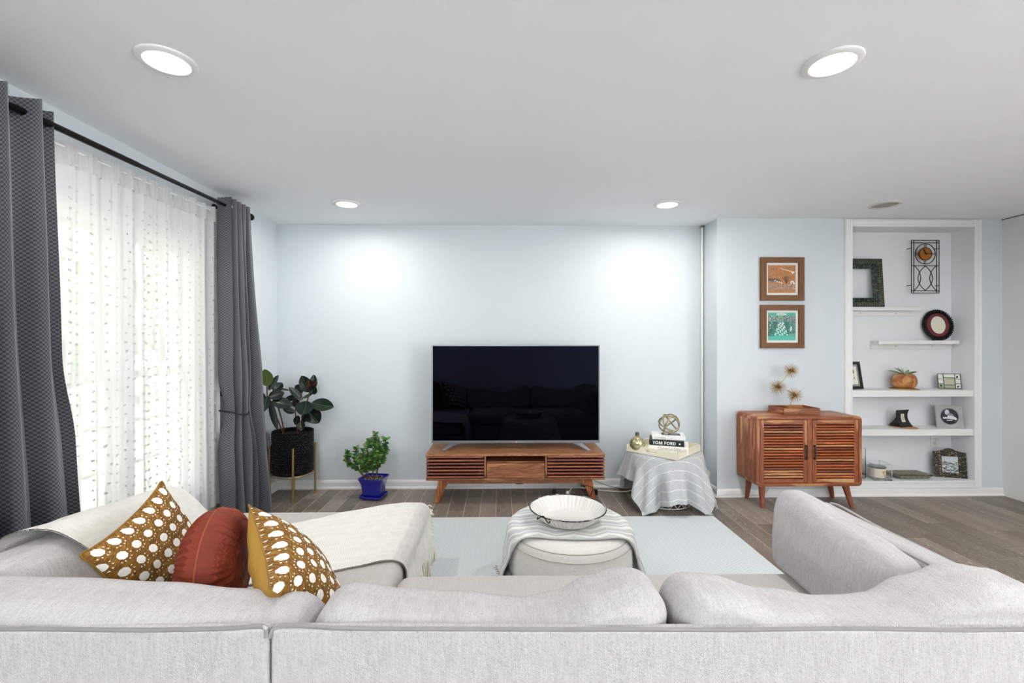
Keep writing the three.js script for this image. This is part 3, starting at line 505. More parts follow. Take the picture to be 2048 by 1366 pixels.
const cane = paint(1024, 1024, (c, w, h) => {
  const R = rng(3); c.fillStyle = '#7e5618'; c.fillRect(0, 0, w, h);
  for (let i = 0; i < 9000; i++) { const x = R() * w, y = R() * h, k = R(); c.strokeStyle = k < 0.4 ? 'rgba(62,36,10,.55)' : k < 0.75 ? 'rgba(178,134,50,.65)' : 'rgba(116,78,22,.6)'; c.lineWidth = 2 + R() * 2; c.beginPath(); c.moveTo(x, y); c.lineTo(x + 12 + R() * 26, y - 14 - R() * 10); c.stroke(); }
  const S = w / 7.2, oct = (x, y, r) => { c.beginPath(); for (let k = 0; k < 8; k++) { const a = (k + 0.5) / 8 * TAU; c.lineTo(x + Math.cos(a) * r, y + Math.sin(a) * r); } c.closePath(); c.fill(); };
  c.fillStyle = '#f4f1ea';
  for (let j = -1; j < 9; j++) for (let i = -1; i < 9; i++) {
    const x = (i + 0.5) * S + (j % 2 ? S / 2 : 0), y = (j + 0.4) * S * 0.92; oct(x, y, S * 0.285);
    for (const [dx, dy, a] of [[-0.12, 0.40, 0], [0.13, 0.42, 1], [0.44, 0.10, 2], [0.42, -0.12, 3], [0.3, 0.33, 4], [-0.3, 0.36, 5]]) { c.beginPath(); for (let k = 0; k < 3; k++) { const b = a + k / 3 * TAU; c.lineTo(x + dx * S + Math.cos(b) * S * 0.062, y + dy * S + Math.sin(b) * S * 0.062); } c.closePath(); c.fill(); }
  }
});
const caneMat = std({ map: cane, roughness: 0.9, bumpMap: paint(512, 512, (c, w, h) => { const R = rng(4); c.fillStyle = '#777'; c.fillRect(0, 0, w, h); for (let i = 0; i < 7000; i++) { const x = R() * w, y = R() * h, g = Math.floor(R() * 255); c.strokeStyle = `rgba(${g},${g},${g},.6)`; c.lineWidth = 2; c.beginPath(); c.moveTo(x, y); c.lineTo(x + 8, y - 8); c.stroke(); } }), bumpScale: 0.0015 });
caneMat.bumpMap.colorSpace = THREE.NoColorSpace;
const velvet = (c, sheen) => phy({ color: c, roughness: 0.75, sheen: 1, sheenRoughness: 0.4, sheenColor: new THREE.Color(sheen), bumpMap: grey(256, 256, 1, 1, (u, v) => fbm(u * 5, v * 22, 5, 22, 12, 4)), bumpScale: 0.006 });
const ochre = velvet(0xac8232, 0x8a6a30);
function patternedPillow(label, w, h, T, center, ex, ey, seed) {
  const t = thing('patterned_cushion', label, 'cushion', center, 0, 'patterned cushions on the sofa');
  const m = basis(ex, ey), f = pillowFace(w, h, T, 1, seed).applyMatrix4(m), b = pillowFace(w, h, T, -1, seed + 1, 0.009).applyMatrix4(m);
  mesh('front_panel', f, caneMat, t, 'ochre chenille face with white octagons'); mesh('back_panel', b, ochre, t, 'plain ochre velvet back');
  const rim = []; for (let k = 0; k < 4; k++) for (let i = 0; i < 10; i++) { const a = i / 10 * 2 - 1, [u, v] = [[a, -1], [1, a], [-a, 1], [-1, -a]][k]; rim.push(pillowPoint(u, v, w, h, T, 1).applyMatrix4(m)); }
  mesh('seam', tube(rim, 0.0028, 200, 6, true), ochre, t);
  return t;
}
patternedPillow('patterned ochre cushion with white octagons, leftmost of the three', 0.37, 0.40, 0.15, [-1.2, 0.598, -1.62], V(-0.046, 0.308, -0.951), V(-0.332, 0.933, 0.134), 61);
patternedPillow('patterned ochre cushion with a plain ochre back, rightmost of the three', 0.40, 0.42, 0.19, [-0.655, 0.595, -1.475], V(0.567, -0.29, 0.78), V(0.37, -0.826, -0.435), 66);
{
  const t = thing('round_cushion', 'round rust velvet cushion between the two patterned ones', 'cushion', [-0.935, 0.625, -1.515]);
  const ax = V(0.97, 0.05, -0.22).normalize(), m = basis(V(0, 1, 0).cross(ax), V(0, 1, 0)), Rr = 0.178, T = 0.19;
  const face = (s) => sheet((a, b) => { const th = a * TAU * s, r = b, e = Math.sqrt(Math.max(0, 1 - Math.pow(r, 2.6))), gather = 0.006 * Math.sin(th * 46 + Math.sin(th * 7) * 2) * smooth(0.35, 0.95, r) * (1 - smooth(0.97, 1, r)) + 0.006 * (fbm(a * 9, r * 4 + 2, 9, 99, 8, 2) - 0.5) * (1 - r); return V(Math.cos(th) * r * Rr, Math.sin(th) * r * Rr, s * (T / 2 * e + gather)); }, 180, 26, { th: 0, uw: 1, uh: 1 }).applyMatrix4(m);
  const rust = velvet(0xffffff, 0x8a3c14); rust.map = tex(256, 256, 1, 1, (u, v) => mix3([108, 32, 10], [158, 68, 32], smooth(0.35, 0.75, fbm(u * 7, v * 2, 7, 2, 33, 4))));  // mottling paints the crushed velvet sheen into the colour; back stays plain dark
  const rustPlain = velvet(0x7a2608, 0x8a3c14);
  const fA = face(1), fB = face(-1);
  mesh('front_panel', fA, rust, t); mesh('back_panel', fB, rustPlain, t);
  const ring = []; for (let i = 0; i < 40; i++) { const a = i / 40 * TAU; ring.push(V(Math.cos(a) * Rr, Math.sin(a) * Rr, 0).applyMatrix4(m)); }
  mesh('seam', tube(ring, 0.0025, 160, 6, true), std({ color: 0x94482a, roughness: 0.8 }), t);
}

// ---------------------------------------------------------------- ottoman, blanket, pan
function drape(cx, cz, R, h, hx, hz, nx, nz, { b = 0.03, flare = 0.12, fold = 0, k = 7, ph = 0, minY = 0.015, s0 = -1, t0 = -1, wob = 0, seed = 3, reach = 0.5 } = {}) {
  return (u, v) => {
    const s = lerp(s0 * hx, hx, u), t = lerp(hz, t0 * hz, v), rho = Math.hypot(s, t), th = Math.atan2(t, s);
    const w = wob * (fbm(s * 9 + 20, t * 9 + 20, 99, 99, seed, 3) - 0.5);
    if (rho <= R - b) return V(cx + s, h + Math.abs(w) * 0.4, cz + t);
    const q = rho - (R - b); let r, y;
    if (q < b * PI / 2) { const a = q / b; r = R - b + b * Math.sin(a); y = h - b + b * Math.cos(a); } else { const drop = q - b * PI / 2; const wave = fold * Math.sin(th * k + ph) + fold * 0.5 * Math.sin(th * (k * 2 + 1) + ph * 2); r = R + drop * flare + wave * smooth(0, reach, drop) * 1.0 + w * smooth(0, 0.1, drop); y = h - b - drop * 0.97; }
    if (y < minY) { r += (minY - y) * 0.7; y = minY + 0.004 * Math.sin(s * 40 + t * 30) + 0.004; }
    return V(cx + Math.cos(th) * r, y, cz + Math.sin(th) * r);
  };
}
const OX = 0.36, OZ = -2.36, OR = 0.318, OH = 0.42;
{
  const t = thing('ottoman', 'round cream upholstered ottoman on the rug in front of the sofa', 'ottoman', [OX, 0.009, OZ]);
  mesh('base_cushion', lathe([[0, 0.004], [0.29, 0.004], [0.325, 0.02], [0.342, 0.06], [0.343, 0.12], [0.33, 0.165], [0.31, 0.18], [0, 0.18]], 72), M.cream, t);
  mesh('seat', lathe([[0, 0.18], [0.3, 0.18], [0.313, 0.19], [0.319, 0.22], [0.319, 0.33], [0.315, 0.352], [0.308, 0.374], [0.292, 0.396], [0.26, 0.407], [0.15, 0.412], [0, 0.413]], 72), M.cream, t);
  for (const [r, y] of [[0.3165, 0.348], [0.304, 0.383]]) { const g = new THREE.TorusGeometry(r, 0.0022, 6, 90); mesh('seam', g.rotateX(PI / 2).translate(0, y, 0), std({ color: 0xbdb9ad, roughness: 1 }), t); }
}
{
  const t = thing('striped_blanket', 'grey and white chevron blanket draped over the ottoman', 'blanket', [OX, 0, OZ]);
  // the cloth runs over the far half: from a little in front of the pan to well down the far side
  const dr = drape(0, 0, OR + 0.006, OH + 0.008, 0.6, 0.56, 0, 0, { b: 0.05, flare: 0.2, fold: 0.024, k: 5, ph: 1, minY: 0.02, wob: 0.022, reach: 0.3 });
  const fn = (u, v) => dr(u, lerp(0.325 + 0.025 * Math.sin(u * 9), 1, v));      // near edge about 0.19 m in front of the middle
  mesh('fabric', sheet(fn, 120, 70, { th: 0.006, uw: 1.2, uh: 0.76 }), M.chevron, t);
  const R = rng(4), fr = [];
  const hang = (p, dx, dz) => { const l = 0.05 + R() * 0.03; fr.push(tube([[p.x, p.y, p.z], [p.x + dx * 0.4 + (R() - 0.5) * 0.012, Math.max(0.016, p.y - l * 0.6), p.z + dz * 0.4], [p.x + dx + (R() - 0.5) * 0.02, Math.max(0.014, p.y - l), p.z + dz + (R() - 0.5) * 0.02]], 0.0022, 4, 5)); };
  for (let i = 0; i <= 46; i++) { hang(fn(0, i / 46), -0.01, 0); hang(fn(1, i / 46), 0.01, 0); }
  mesh('fringe', fr, std({ color: 0xd6d6d2, roughness: 1 }), t);
  const rim = []; for (let i = 0; i <= 60; i++) rim.push(fn(i / 60, 0).add(V(0, 0.002, 0.002)));
  mesh('hem', tube(rim, 0.005, 160, 7), M.chevron, t);
}
{
  const t = thing('enamel_pan', 'white fluted enamel pan with chipped black rim on the ottoman', 'pan', [0.35, 0.4365, -2.352]);
  const n = 144, prof = [[0.0, 0.004], [0.125, 0.004], [0.137, 0.008], [0.143, 0.014], [0.188, 0.062], [0.196, 0.066]];
  const prof2 = [[0.194, 0.063], [0.186, 0.058], [0.14, 0.010], [0.133, 0.004], [0.12, 0.0], [0, 0.0]];
  const all = [...prof, ...prof2], g = sheet((a, b) => { const k = b * (all.length - 1), i = Math.min(Math.floor(k), all.length - 2), f = k - i, r = lerp(all[i][0], all[i + 1][0], f), y = lerp(all[i][1], all[i + 1][1], f), th = -a * TAU, fl = smooth(0.138, 0.15, r) * (1 - smooth(0.186, 0.192, r)); const rr = r + 0.0022 * Math.cos(th * 48) * fl; return V(Math.cos(th) * rr, y, Math.sin(th) * rr); }, n * 3, (all.length - 1) * 3, { th: 0 });
  mesh('bowl', g, phy({ color: 0xdfddd8, roughness: 0.22, clearcoat: 0.6, clearcoatRoughness: 0.1 }), t);
  const R = rng(8), rim = new THREE.TorusGeometry(0.1955, 0.0034, 10, 160).rotateX(PI / 2).translate(0, 0.066, 0);
  mesh('rim', rim, std({ roughness: 0.45, map: tex(512, 32, 1, 1, (u, v) => (fbm(u * 40, v * 6, 40, 6, 5, 3) > 0.66 ? [190, 186, 178] : [22, 20, 20])) }), t, 'chipped black rim');
  const ear = (a) => { const p = (da, r, y) => [Math.cos(a + da) * r, y, Math.sin(a + da) * r]; return [tube([p(-0.2, 0.197, 0.058), p(-0.17, 0.205, 0.05), p(-0.1, 0.204, 0.062), p(0, 0.2, 0.074), p(0.1, 0.204, 0.062), p(0.17, 0.205, 0.05), p(0.2, 0.197, 0.058)], 0.0026, 40, 7)]; };
  mesh('handle', ear(2.35), M.blackMetal, t);
  mesh('handle', [tube([[0.13, 0.062, -0.15], [0.15, 0.066, -0.165], [0.165, 0.105, -0.165], [0.15, 0.118, -0.17], [0.1, 0.122, -0.172]], 0.0022, 24, 6), tube([[0.13, 0.062, -0.15], [0.175, 0.066, -0.1], [0.195, 0.064, -0.04]], 0.0022, 16, 6)], M.blackMetal, t);
}

// ---------------------------------------------------------------- television and its stand
{
  const t = thing('tv_stand', 'low slatted walnut television stand on angled legs', 'tv stand', [0.131, 0, -4.0]);
  const W = 1.5, yb = 0.2, yt = 0.42, zf = 0.2, zk = -0.2, c0 = -0.247, c1 = 0.247;
  mesh('top', box(W, 0.018, 0.41, { r: 0.004, grain: 'x', seg: 2 }).translate(0, yt - 0.009, -0.003), M.walnutTop, t);
  mesh('bottom', box(W - 0.004, 0.016, 0.4, { r: 0.003, grain: 'x', uo: 2 }).translate(0, yb + 0.008, 0), M.walnut[1], t);
  for (const s of [-1, 1]) mesh('end_panel', box(0.016, yt - yb - 0.034, 0.37, { r: 0.002, grain: 'z', uo: s }).translate(s * (W / 2 - 0.012), (yt + yb) / 2, -0.012), M.walnut[1], t);
  mesh('back_board', box(W - 0.03, yt - yb - 0.036, 0.008).translate(0, (yt + yb) / 2, zk + 0.006), M.black, t);  // black stands in for the shade inside the open bay
  for (const x of [c0 - 0.009, c1 + 0.009]) mesh('divider', box(0.016, yt - yb - 0.036, 0.38, { r: 0.002, grain: 'y' }).translate(x, (yt + yb) / 2, -0.004), M.walnut[1], t);
  mesh('shelf', box(c1 - c0 - 0.006, 0.012, 0.37, { r: 0.002, grain: 'x' }).translate(0, yb + 0.146, -0.008), M.walnut[1], t);
  const dr = mesh('drawer', box(c1 - c0 - 0.008, 0.118, 0.016, { r: 0.002, grain: 'x', uo: 0.3 }).translate(0, yb + 0.08, zf - 0.018), M.walnut[0], t);
  mesh('pull_edge', box(c1 - c0 - 0.008, 0.006, 0.02, { r: 0.002, grain: 'x', uo: 0.6 }).translate(0, yb + 0.0195, zf - 0.017), M.walnut[1], dr);
  // tambour doors of half-round slats
  for (const [x0, x1] of [[-W / 2 + 0.002, c0 - 0.018], [c1 + 0.018, W / 2 - 0.002]]) {
    const door = new THREE.Group(); door.name = t.children.some((c) => c.name === 'door') ? 'door_001' : 'door'; t.add(door);
    for (let k = 0; k < 7; k++) {
      const L = x1 - x0, g = box(L, 0.0145, 0.034, { r: 0.0068, seg: 2, grain: 'x', uo: k * 0.31 + x0, vo: k * 0.043 }).translate((x0 + x1) / 2, yb + 0.027 + k * 0.0278, zf - 0.014);
      mesh('slat', g, M.slat[(k * 2 + (x0 > 0 ? 1 : 0)) % 3], door);
    }
    for (const x of [x0 + 0.03, x1 - 0.03]) mesh('batten', box(0.03, 0.185, 0.01).translate(x, yb + 0.11, zf - 0.036), M.black, door);
  }
  // legs and rails
  const leg = (sx, z) => { const g = new THREE.ExtrudeGeometry(shape2([[0, 0], [0.034, 0], [0.082, 0.17], [0.076, 0.2], [0.01 + 0.0, 0.2]].map(([a, b]) => [a, b])), { depth: 0.034, bevelEnabled: true, bevelSize: 0.003, bevelThickness: 0.003, bevelSegments: 2 }); g.translate(0, 0, -0.017); if (sx > 0) g.rotateY(PI); return g.translate(sx * 0.69, 0, z); };
  const legG = (s, z) => { const pts = s < 0 ? [[-0.682, 0.002], [-0.648, 0.002], [-0.6, 0.118], [-0.572, 0.16], [-0.572, 0.2], [-0.645, 0.2]] : [[0.682, 0.002], [0.648, 0.002], [0.6, 0.118], [0.572, 0.16], [0.572, 0.2], [0.645, 0.2]].reverse(); const g = new THREE.ExtrudeGeometry(shape2(pts), { depth: 0.03, bevelEnabled: true, bevelSize: 0.003, bevelThickness: 0.003, bevelSegments: 2 }); const uv = g.attributes.uv; for (let i = 0; i < uv.count; i++) uv.setXY(i, uv.getY(i), uv.getX(i)); return g.translate(0, 0, z - 0.015); };
  for (const z of [0.145, -0.15]) { for (const s of [-1, 1]) mesh('leg', legG(s, z), M.acacia[1], t); mesh('rail', box(1.15, 0.04, 0.024, { r: 0.003, grain: 'x', uo: z }).translate(0, 0.179, z), M.walnut[0], t); }
}
{
  const t = thing('television', 'large flat black television with a silver bezel on the walnut stand', 'television', [0.139, 0.42, -3.975]);
  const W = 1.467, H = 0.855, y0 = 0.055;
  mesh('housing', box(W - 0.004, H - 0.004, 0.03, { r: 0.006, seg: 2 }).translate(0, y0 + H / 2, -0.018), M.black, t);
  mesh('electronics_box', box(0.8, 0.36, 0.035, { r: 0.01, seg: 2 }).translate(0, y0 + 0.24, -0.046), M.black, t);
  const b = 0.011, bb = 0.022;
  mesh('bezel', [box(W, b, 0.02, { r: 0.002 }).translate(0, y0 + H - b / 2, 0.002), box(W, bb, 0.02, { r: 0.002 }).translate(0, y0 + bb / 2, 0.002), box(b, H - b - bb, 0.02, { r: 0.002 }).translate(-W / 2 + b / 2, y0 + (H + bb - b) / 2, 0.002), box(b, H - b - bb, 0.02, { r: 0.002 }).translate(W / 2 - b / 2, y0 + (H + bb - b) / 2, 0.002)], M.silver, t);
  mesh('screen', box(W - 2 * b + 0.001, H - b - bb + 0.001, 0.006).translate(0, y0 + (H + bb - b) / 2, 0.006), phy({ color: 0x010102, roughness: 0.03, specularIntensity: 0.36, specularColor: new THREE.Color(0.5, 0.6, 1.0) }), t);
  const logo = paint(128, 32, (c) => { c.fillStyle = '#85888e'; c.fillRect(0, 0, 128, 32); c.fillStyle = '#b0122e'; c.beginPath(); c.arc(34, 16, 12, 0, TAU); c.fill(); c.fillStyle = '#e8e8e8'; c.font = 'bold 26px sans-serif'; c.fillText('LG', 54, 26); });
  mesh('logo', new THREE.PlaneGeometry(0.05, 0.0125).translate(0, y0 + bb / 2 - 0.001, 0.0124), std({ map: logo, roughness: 0.5 }), t);
  for (const s of [-1, 1]) {
    const pts = [[-0.055, 0.002], [-0.05, -0.03], [0.052, 0.06], [0.058, 0.0705], [0.03, 0.0705]];
    const foot = new THREE.ExtrudeGeometry(shape2([[0.0, 0], [0.1, 0], [0.118, 0.006], [0.03, 0.085], [0.012, 0.09], [0, 0.09]]), { depth: 0.006, bevelEnabled: true, bevelSize: 0.001, bevelThickness: 0.001, bevelSegments: 1 });
    // a flat blade that slopes from under the panel down to a tip in front of it
    const blade = sheet((u, v) => { const z = lerp(-0.01, 0.085, v), w = lerp(0.1, 0.024, Math.pow(v, 0.8)), x = s * (lerp(0.515, 0.625, v)) + s * (u - 0.5) * w * (s > 0 ? 1 : 1), y = lerp(y0 + 0.006, 0.006, Math.pow(v, 1.15)); return V(x * 1, y, z); }, 8, 14, { th: 0.006 });
    const back = sheet((u, v) => { const z = lerp(-0.02, -0.15, v), w = lerp(0.1, 0.024, v), x = s * lerp(0.515, 0.6, v) + s * (u - 0.5) * w, y = lerp(y0 + 0.004, 0.006, v); return V(x, y, z); }, 8, 12, { th: 0.006 });
    mesh('foot', [blade, back, box(0.1, 0.02, 0.03, { r: 0.003 }).translate(s * 0.515, y0 + 0.004, -0.014)], M.silver, t);
  }
}
// leads, adaptors
const cord = (label, pts, r, mat) => { const m = mesh('loose_cable', tube(pts, r, pts.length * 10, 7), mat); return tag(m, label, 'cable'); };
const greyCord = std({ color: 0x9a9a98, roughness: 0.6 }), whiteCord = std({ color: 0xdedcd6, roughness: 0.55 }), blackCord = std({ color: 0x101010, roughness: 0.5 });
cord('black cord looping down below the middle of the television stand', [[0.05, 0.21, -4.15], [0.07, 0.12, -4.15], [0.14, 0.075, -4.12], [0.24, 0.085, -4.12], [0.31, 0.14, -4.15], [0.32, 0.21, -4.16]], 0.0045, blackCord);
cord('white cord running from the plug under the stand to the wire table', [[0.6, 0.03, -3.98], [0.64, 0.075, -4.0], [0.74, 0.06, -4.03], [0.88, 0.03, -4.06], [1.02, 0.012, -4.08], [1.13, 0.02, -4.05], [1.2, 0.06, -4.0]], 0.0045, whiteCord);
cord('grey cord along the baseboard from the stand to the wire table', [[0.78, 0.2, -4.16], [0.83, 0.11, -4.17], [0.95, 0.055, -4.14], [1.08, 0.03, -4.12], [1.2, 0.05, -4.03]], 0.0042, greyCord);
cord('thin white cord lying along the alcove baseboard to the cabinet', [[1.62, 0.03, -4.1], [1.74, 0.02, -4.06], [1.87, 0.014, -3.93], [2.0, 0.03, -3.92], [2.2, 0.02, -3.915], [2.32, 0.05, -3.92], [2.36, 0.13, -3.93]], 0.004, whiteCord);
{
  const a = thing('power_adaptor', 'black plug adaptor standing under the television stand', 'adaptor', [0.475, 0, -3.99]);
  mesh('body', box(0.034, 0.06, 0.034, { r: 0.004 }).translate(0, 0.031, 0), M.black, a); mesh('prong', [box(0.003, 0.02, 0.007).translate(-0.007, 0.07, 0), box(0.003, 0.02, 0.007).translate(0.007, 0.07, 0)], M.chrome, a);
  const b = thing('power_adaptor', 'white plug under the television stand, beside the black one', 'adaptor', [0.59, 0, -3.98], 0.4);
  mesh('body', new THREE.CylinderGeometry(0.011, 0.021, 0.05, 16).translate(0, 0.026, 0), whiteCord, b);
  const c = thing('power_adaptor', 'black adaptor block by the right leg of the television stand', 'adaptor', [0.83, 0, -4.02], 0.3);
  mesh('body', box(0.06, 0.05, 0.045, { r: 0.005 }).translate(0, 0.026, 0), M.black, c);
  const d = thing('power_plug', 'black plug hanging under the television stand, left of the cord loop', 'plug', [-0.02, 0.14, -4.13]);
  mesh('body', new THREE.CylinderGeometry(0.034, 0.016, 0.05, 18).translate(0, 0.02, 0), M.black, d); mesh('stem', rod([0, 0.03, 0], [0.01, 0.062, -0.01], 0.006, 0.006, 8), M.black, d);
}

// ---------------------------------------------------------------- plants
function leafGeo(L, W, { cup = 0.12, droop = 0.25, th = 0.0015, tip = 0.9, n = 12 } = {}) {   // grows along +y, faces +z
  return sheet((u, v) => { const x = u * 2 - 1, w = W / 2 * Math.pow(Math.sin(PI * Math.pow(v, tip)), 0.72) * (v > 0.97 ? 0.4 : 1) + 0.0006; const b = droop * v * v; return V(x * w, L * v * (1 - 0.15 * b * b), -cup * W * (1 - Math.abs(x)) * Math.sin(PI * v) - b * L * 0.6); }, 6, n, { th, uw: 1, uh: 1 });
}
function aim(g, base, dir, face, roll = 0) {   // leaf from base along dir, its face turned toward `face`
  const y = dir.clone().normalize(), z = face.clone().addScaledVector(y, -face.dot(y)).normalize(), x = y.clone().cross(z);
  if (roll) { const q = new THREE.Quaternion().setFromAxisAngle(y, roll); x.applyQuaternion(q); z.applyQuaternion(q); }
  return g.applyMatrix4(new THREE.Matrix4().makeBasis(x, y, z).setPosition(base));
}
{
  const PX = -1.82, PZ = -4.03, t = thing('planter_stand', 'black dimpled planter in a four-legged brass stand by the corner', 'planter', [PX, 0, PZ]);
  const dimple = grey(256, 256, 0.027, 0.02, (u, v) => { const k = (U, W) => { const x = Math.abs(((U % 1) + 1) % 1 - 0.5) * 2.2, y = Math.abs(((W % 1) + 1) % 1 - 0.5) * 2.6; return Math.max(0, 1 - x * x - y * y); }; return Math.max(k(u, v), k(u + 0.5, v + 0.5)); });
  const body = lathe([[0, 0.21], [0.15, 0.21], [0.163, 0.216], [0.168, 0.228], [0.17, 0.575], [0.168, 0.58], [0.163, 0.575], [0.16, 0.5]], 80);
  { const uv = body.attributes.uv, p = body.attributes.position; for (let i = 0; i < uv.count; i++) uv.setXY(i, uv.getX(i) * TAU * 0.17, p.getY(i)); }
  mesh('pot', body, phy({ color: 0x040405, roughness: 0.5, specularIntensity: 0.4, bumpMap: dimple, bumpScale: 0.006 }), t);
  const kn = [], R = rng(2); for (let j = 0; j < 16; j++) for (let i = 0; i < 44; i++) { const a = (i + (j % 2) / 2) / 44 * TAU; if (Math.sin(a) < -0.25) continue; const g = new THREE.SphereGeometry(0.0068, 6, 4); g.scale(1, 0.55, 0.5); g.rotateY(PI / 2 - a); kn.push(g.translate(Math.cos(a) * 0.1695, 0.238 + j * 0.0212, Math.sin(a) * 0.1695)); }
  mesh('bosses', kn, std({ color: 0x17171a, roughness: 0.25 }), t).userData.kind = 'stuff';
  mesh('soil', lathe([[0, 0.545], [0.1, 0.548], [0.163, 0.54]], 32), std({ color: 0x2a1d15, roughness: 1, bumpMap: boucle, bumpScale: 0.01 }), t);
  const rr = 0.181, ang = [1.15, 2.75, 4.32, 5.9];
  ang.forEach((a, i) => mesh('leg', [rod([Math.cos(a) * rr, 0, Math.sin(a) * rr], [Math.cos(a) * rr, 0.458, Math.sin(a) * rr], 0.0092, 0.0092, 14)], M.gold, t));
  mesh('ring', new THREE.TorusGeometry(0.172, 0.005, 8, 60).rotateX(PI / 2).translate(0, 0.206, 0), M.gold, t);
  mesh('cross_bar', [rod([Math.cos(ang[0]) * rr, 0.2, Math.sin(ang[0]) * rr], [Math.cos(ang[2]) * rr, 0.2, Math.sin(ang[2]) * rr], 0.005), rod([Math.cos(ang[1]) * rr, 0.2, Math.sin(ang[1]) * rr], [Math.cos(ang[3]) * rr, 0.2, Math.sin(ang[3]) * rr], 0.005)], M.gold, t);

  const p = thing('rubber_plant', 'rubber plant with broad dark glossy leaves in the black planter', 'plant', [PX, 0.545, PZ]), S = 0.00058;
  const C = (x, y, z = 0) => { const zz = z + Math.max(0, 560 - x) * S * 0.9, s = (4.03 - zz) / 4.03; return V(Math.max((PX + (x - 668) * S) * s - PX, -0.215), 0.815 + ((1065 - y) * S - 0.815) * s, zz); };        // sketch units to metres; the left stems lean toward the room
  const stemM = std({ color: 0x4b3326, roughness: 0.8 }), green = std({ color: 0x6a3b2a, roughness: 0.7 });
  [[[520, 1060, 0.05], [440, 850, 0.03], [350, 690, 0], [285, 500, 0], [275, 340, 0]], [[540, 1060, -0.06], [500, 850, -0.05], [450, 670, -0.04], [430, 560, -0.03]], [[740, 1060, 0.02], [715, 850, 0.02], [705, 680, 0.01], [770, 540, 0], [806, 420, 0]], [[770, 1060, -0.02], [800, 850, 0], [860, 700, 0.01], [890, 540, 0], [930, 390, 0]]].forEach((s) => mesh('stem', tube(s.map(([x, y, z]) => C(x, y, z)), 0.0055, 28, 7), stemM, p));
  const LM = [phy({ color: 0x0a1410, roughness: 0.4, specularIntensity: 0.6 }), phy({ color: 0x102416, roughness: 0.24, specularIntensity: 1 }), phy({ color: 0x4d5a1c, roughness: 0.4 }), phy({ color: 0x38140e, roughness: 0.35 })];
  // base x, y, depth -> tip x, y, depth, width, material, face direction
  const ribM = std({ color: 0x5f6f52, roughness: 0.5 });
  [[290, 340, 0, 238, 95, -0.02, 148, 2, [0.1, 0.1, 1]], [300, 400, 0, 425, 175, 0.03, 120, 1, [-0.5, 0.3, 0.8]], [370, 410, -0.02, 500, 285, -0.02, 118, 0, [0.2, 0.3, 1]], [430, 380, -0.05, 625, 385, -0.06, 90, 1, [0, 1, 0.35]], [300, 510, 0.01, 525, 425, 0.05, 125, 0, [-0.1, 0.3, 1]], [240, 540, 0, 110, 470, -0.02, 110, 0, [0.1, 0.2, 1]], [285, 480, 0.02, 195, 720, 0.06, 132, 1, [-0.1, 0.5, 1]], [320, 540, 0.02, 400, 985, 0.09, 130, 1, [-0.55, 0.25, 0.8]], [345, 560, 0.02, 650, 615, 0.10, 150, 1, [0.1, 0.75, 0.75]], [745, 520, -0.03, 565, 505, -0.04, 82, 0, [0, 0.6, 0.8]], [815, 545, 0.0, 615, 358, 0.02, 84, 1, [-0.5, 0.75, 0.5]], [822, 425, -0.03, 698, 335, -0.05, 108, 0, [0, 0.1, 1]], [912, 430, 0, 795, 195, 0.01, 150, 1, [-0.1, 0.25, 1]], [965, 350, -0.02, 978, 172, -0.03, 84, 1, [0, 0.2, 1]], [930, 400, 0.01, 895, 255, 0.03, 78, 3, [0, 0.2, 1]], [938, 352, 0.01, 1022, 275, 0.03, 76, 3, [0, 0.2, 1]], [922, 450, 0.02, 1002, 350, 0.03, 110, 0, [0.3, 0.3, 0.9]], [955, 455, 0, 815, 512, 0.04, 58, 1, [0, 0.9, 0.5]], [945, 590, 0.01, 1258, 640, 0.03, 165, 1, [0.05, 0.6, 0.8]], [870, 560, 0.03, 805, 762, 0.10, 205, 1, [0, 0.55, 1]], [880, 690, 0, 1050, 878, 0.05, 185, 0, [0.25, 0.55, 0.8]], [700, 730, 0.02, 530, 682, 0.06, 92, 0, [-0.1, 0.7, 0.7]], [705, 660, -0.01, 712, 535, -0.02, 96, 0, [0, 0.2, 1]], [885, 800, -0.03, 795, 815, -0.02, 130, 0, [0, 0.5, 0.9]], [745, 780, 0.03, 700, 915, 0.06, 84, 0, [-0.2, 0.5, 1]], [770, 860, 0.04, 800, 1000, 0.07, 90, 1, [0.2, 0.5, 1]]]
    .forEach(([bx_, by, bz, tx, ty, tz, w, m, f]) => { const b = C(bx_, by, bz), e = C(tx, ty, tz), d = e.clone().sub(b), L = d.length(); const W = w * S * 1.3, o = { cup: 0.10, droop: 0.12, tip: 0.92, n: 14 }, lf = mesh('leaf', aim(leafGeo(L * 1.06, W, o), b, d, V(...f)), LM[m], p);
      const rib = []; for (let i = 0; i <= 8; i++) { const v = i / 8.4, bb = o.droop * v * v; rib.push(V(0, L * 1.06 * v * (1 - 0.15 * bb * bb), -o.cup * W * Math.sin(PI * v) - bb * L * 1.06 * 0.6 + 0.0012)); }
      mesh('midrib', aim(tube(rib, 0.0013, 16, 5), b, d, V(...f)), ribM, lf); });
}
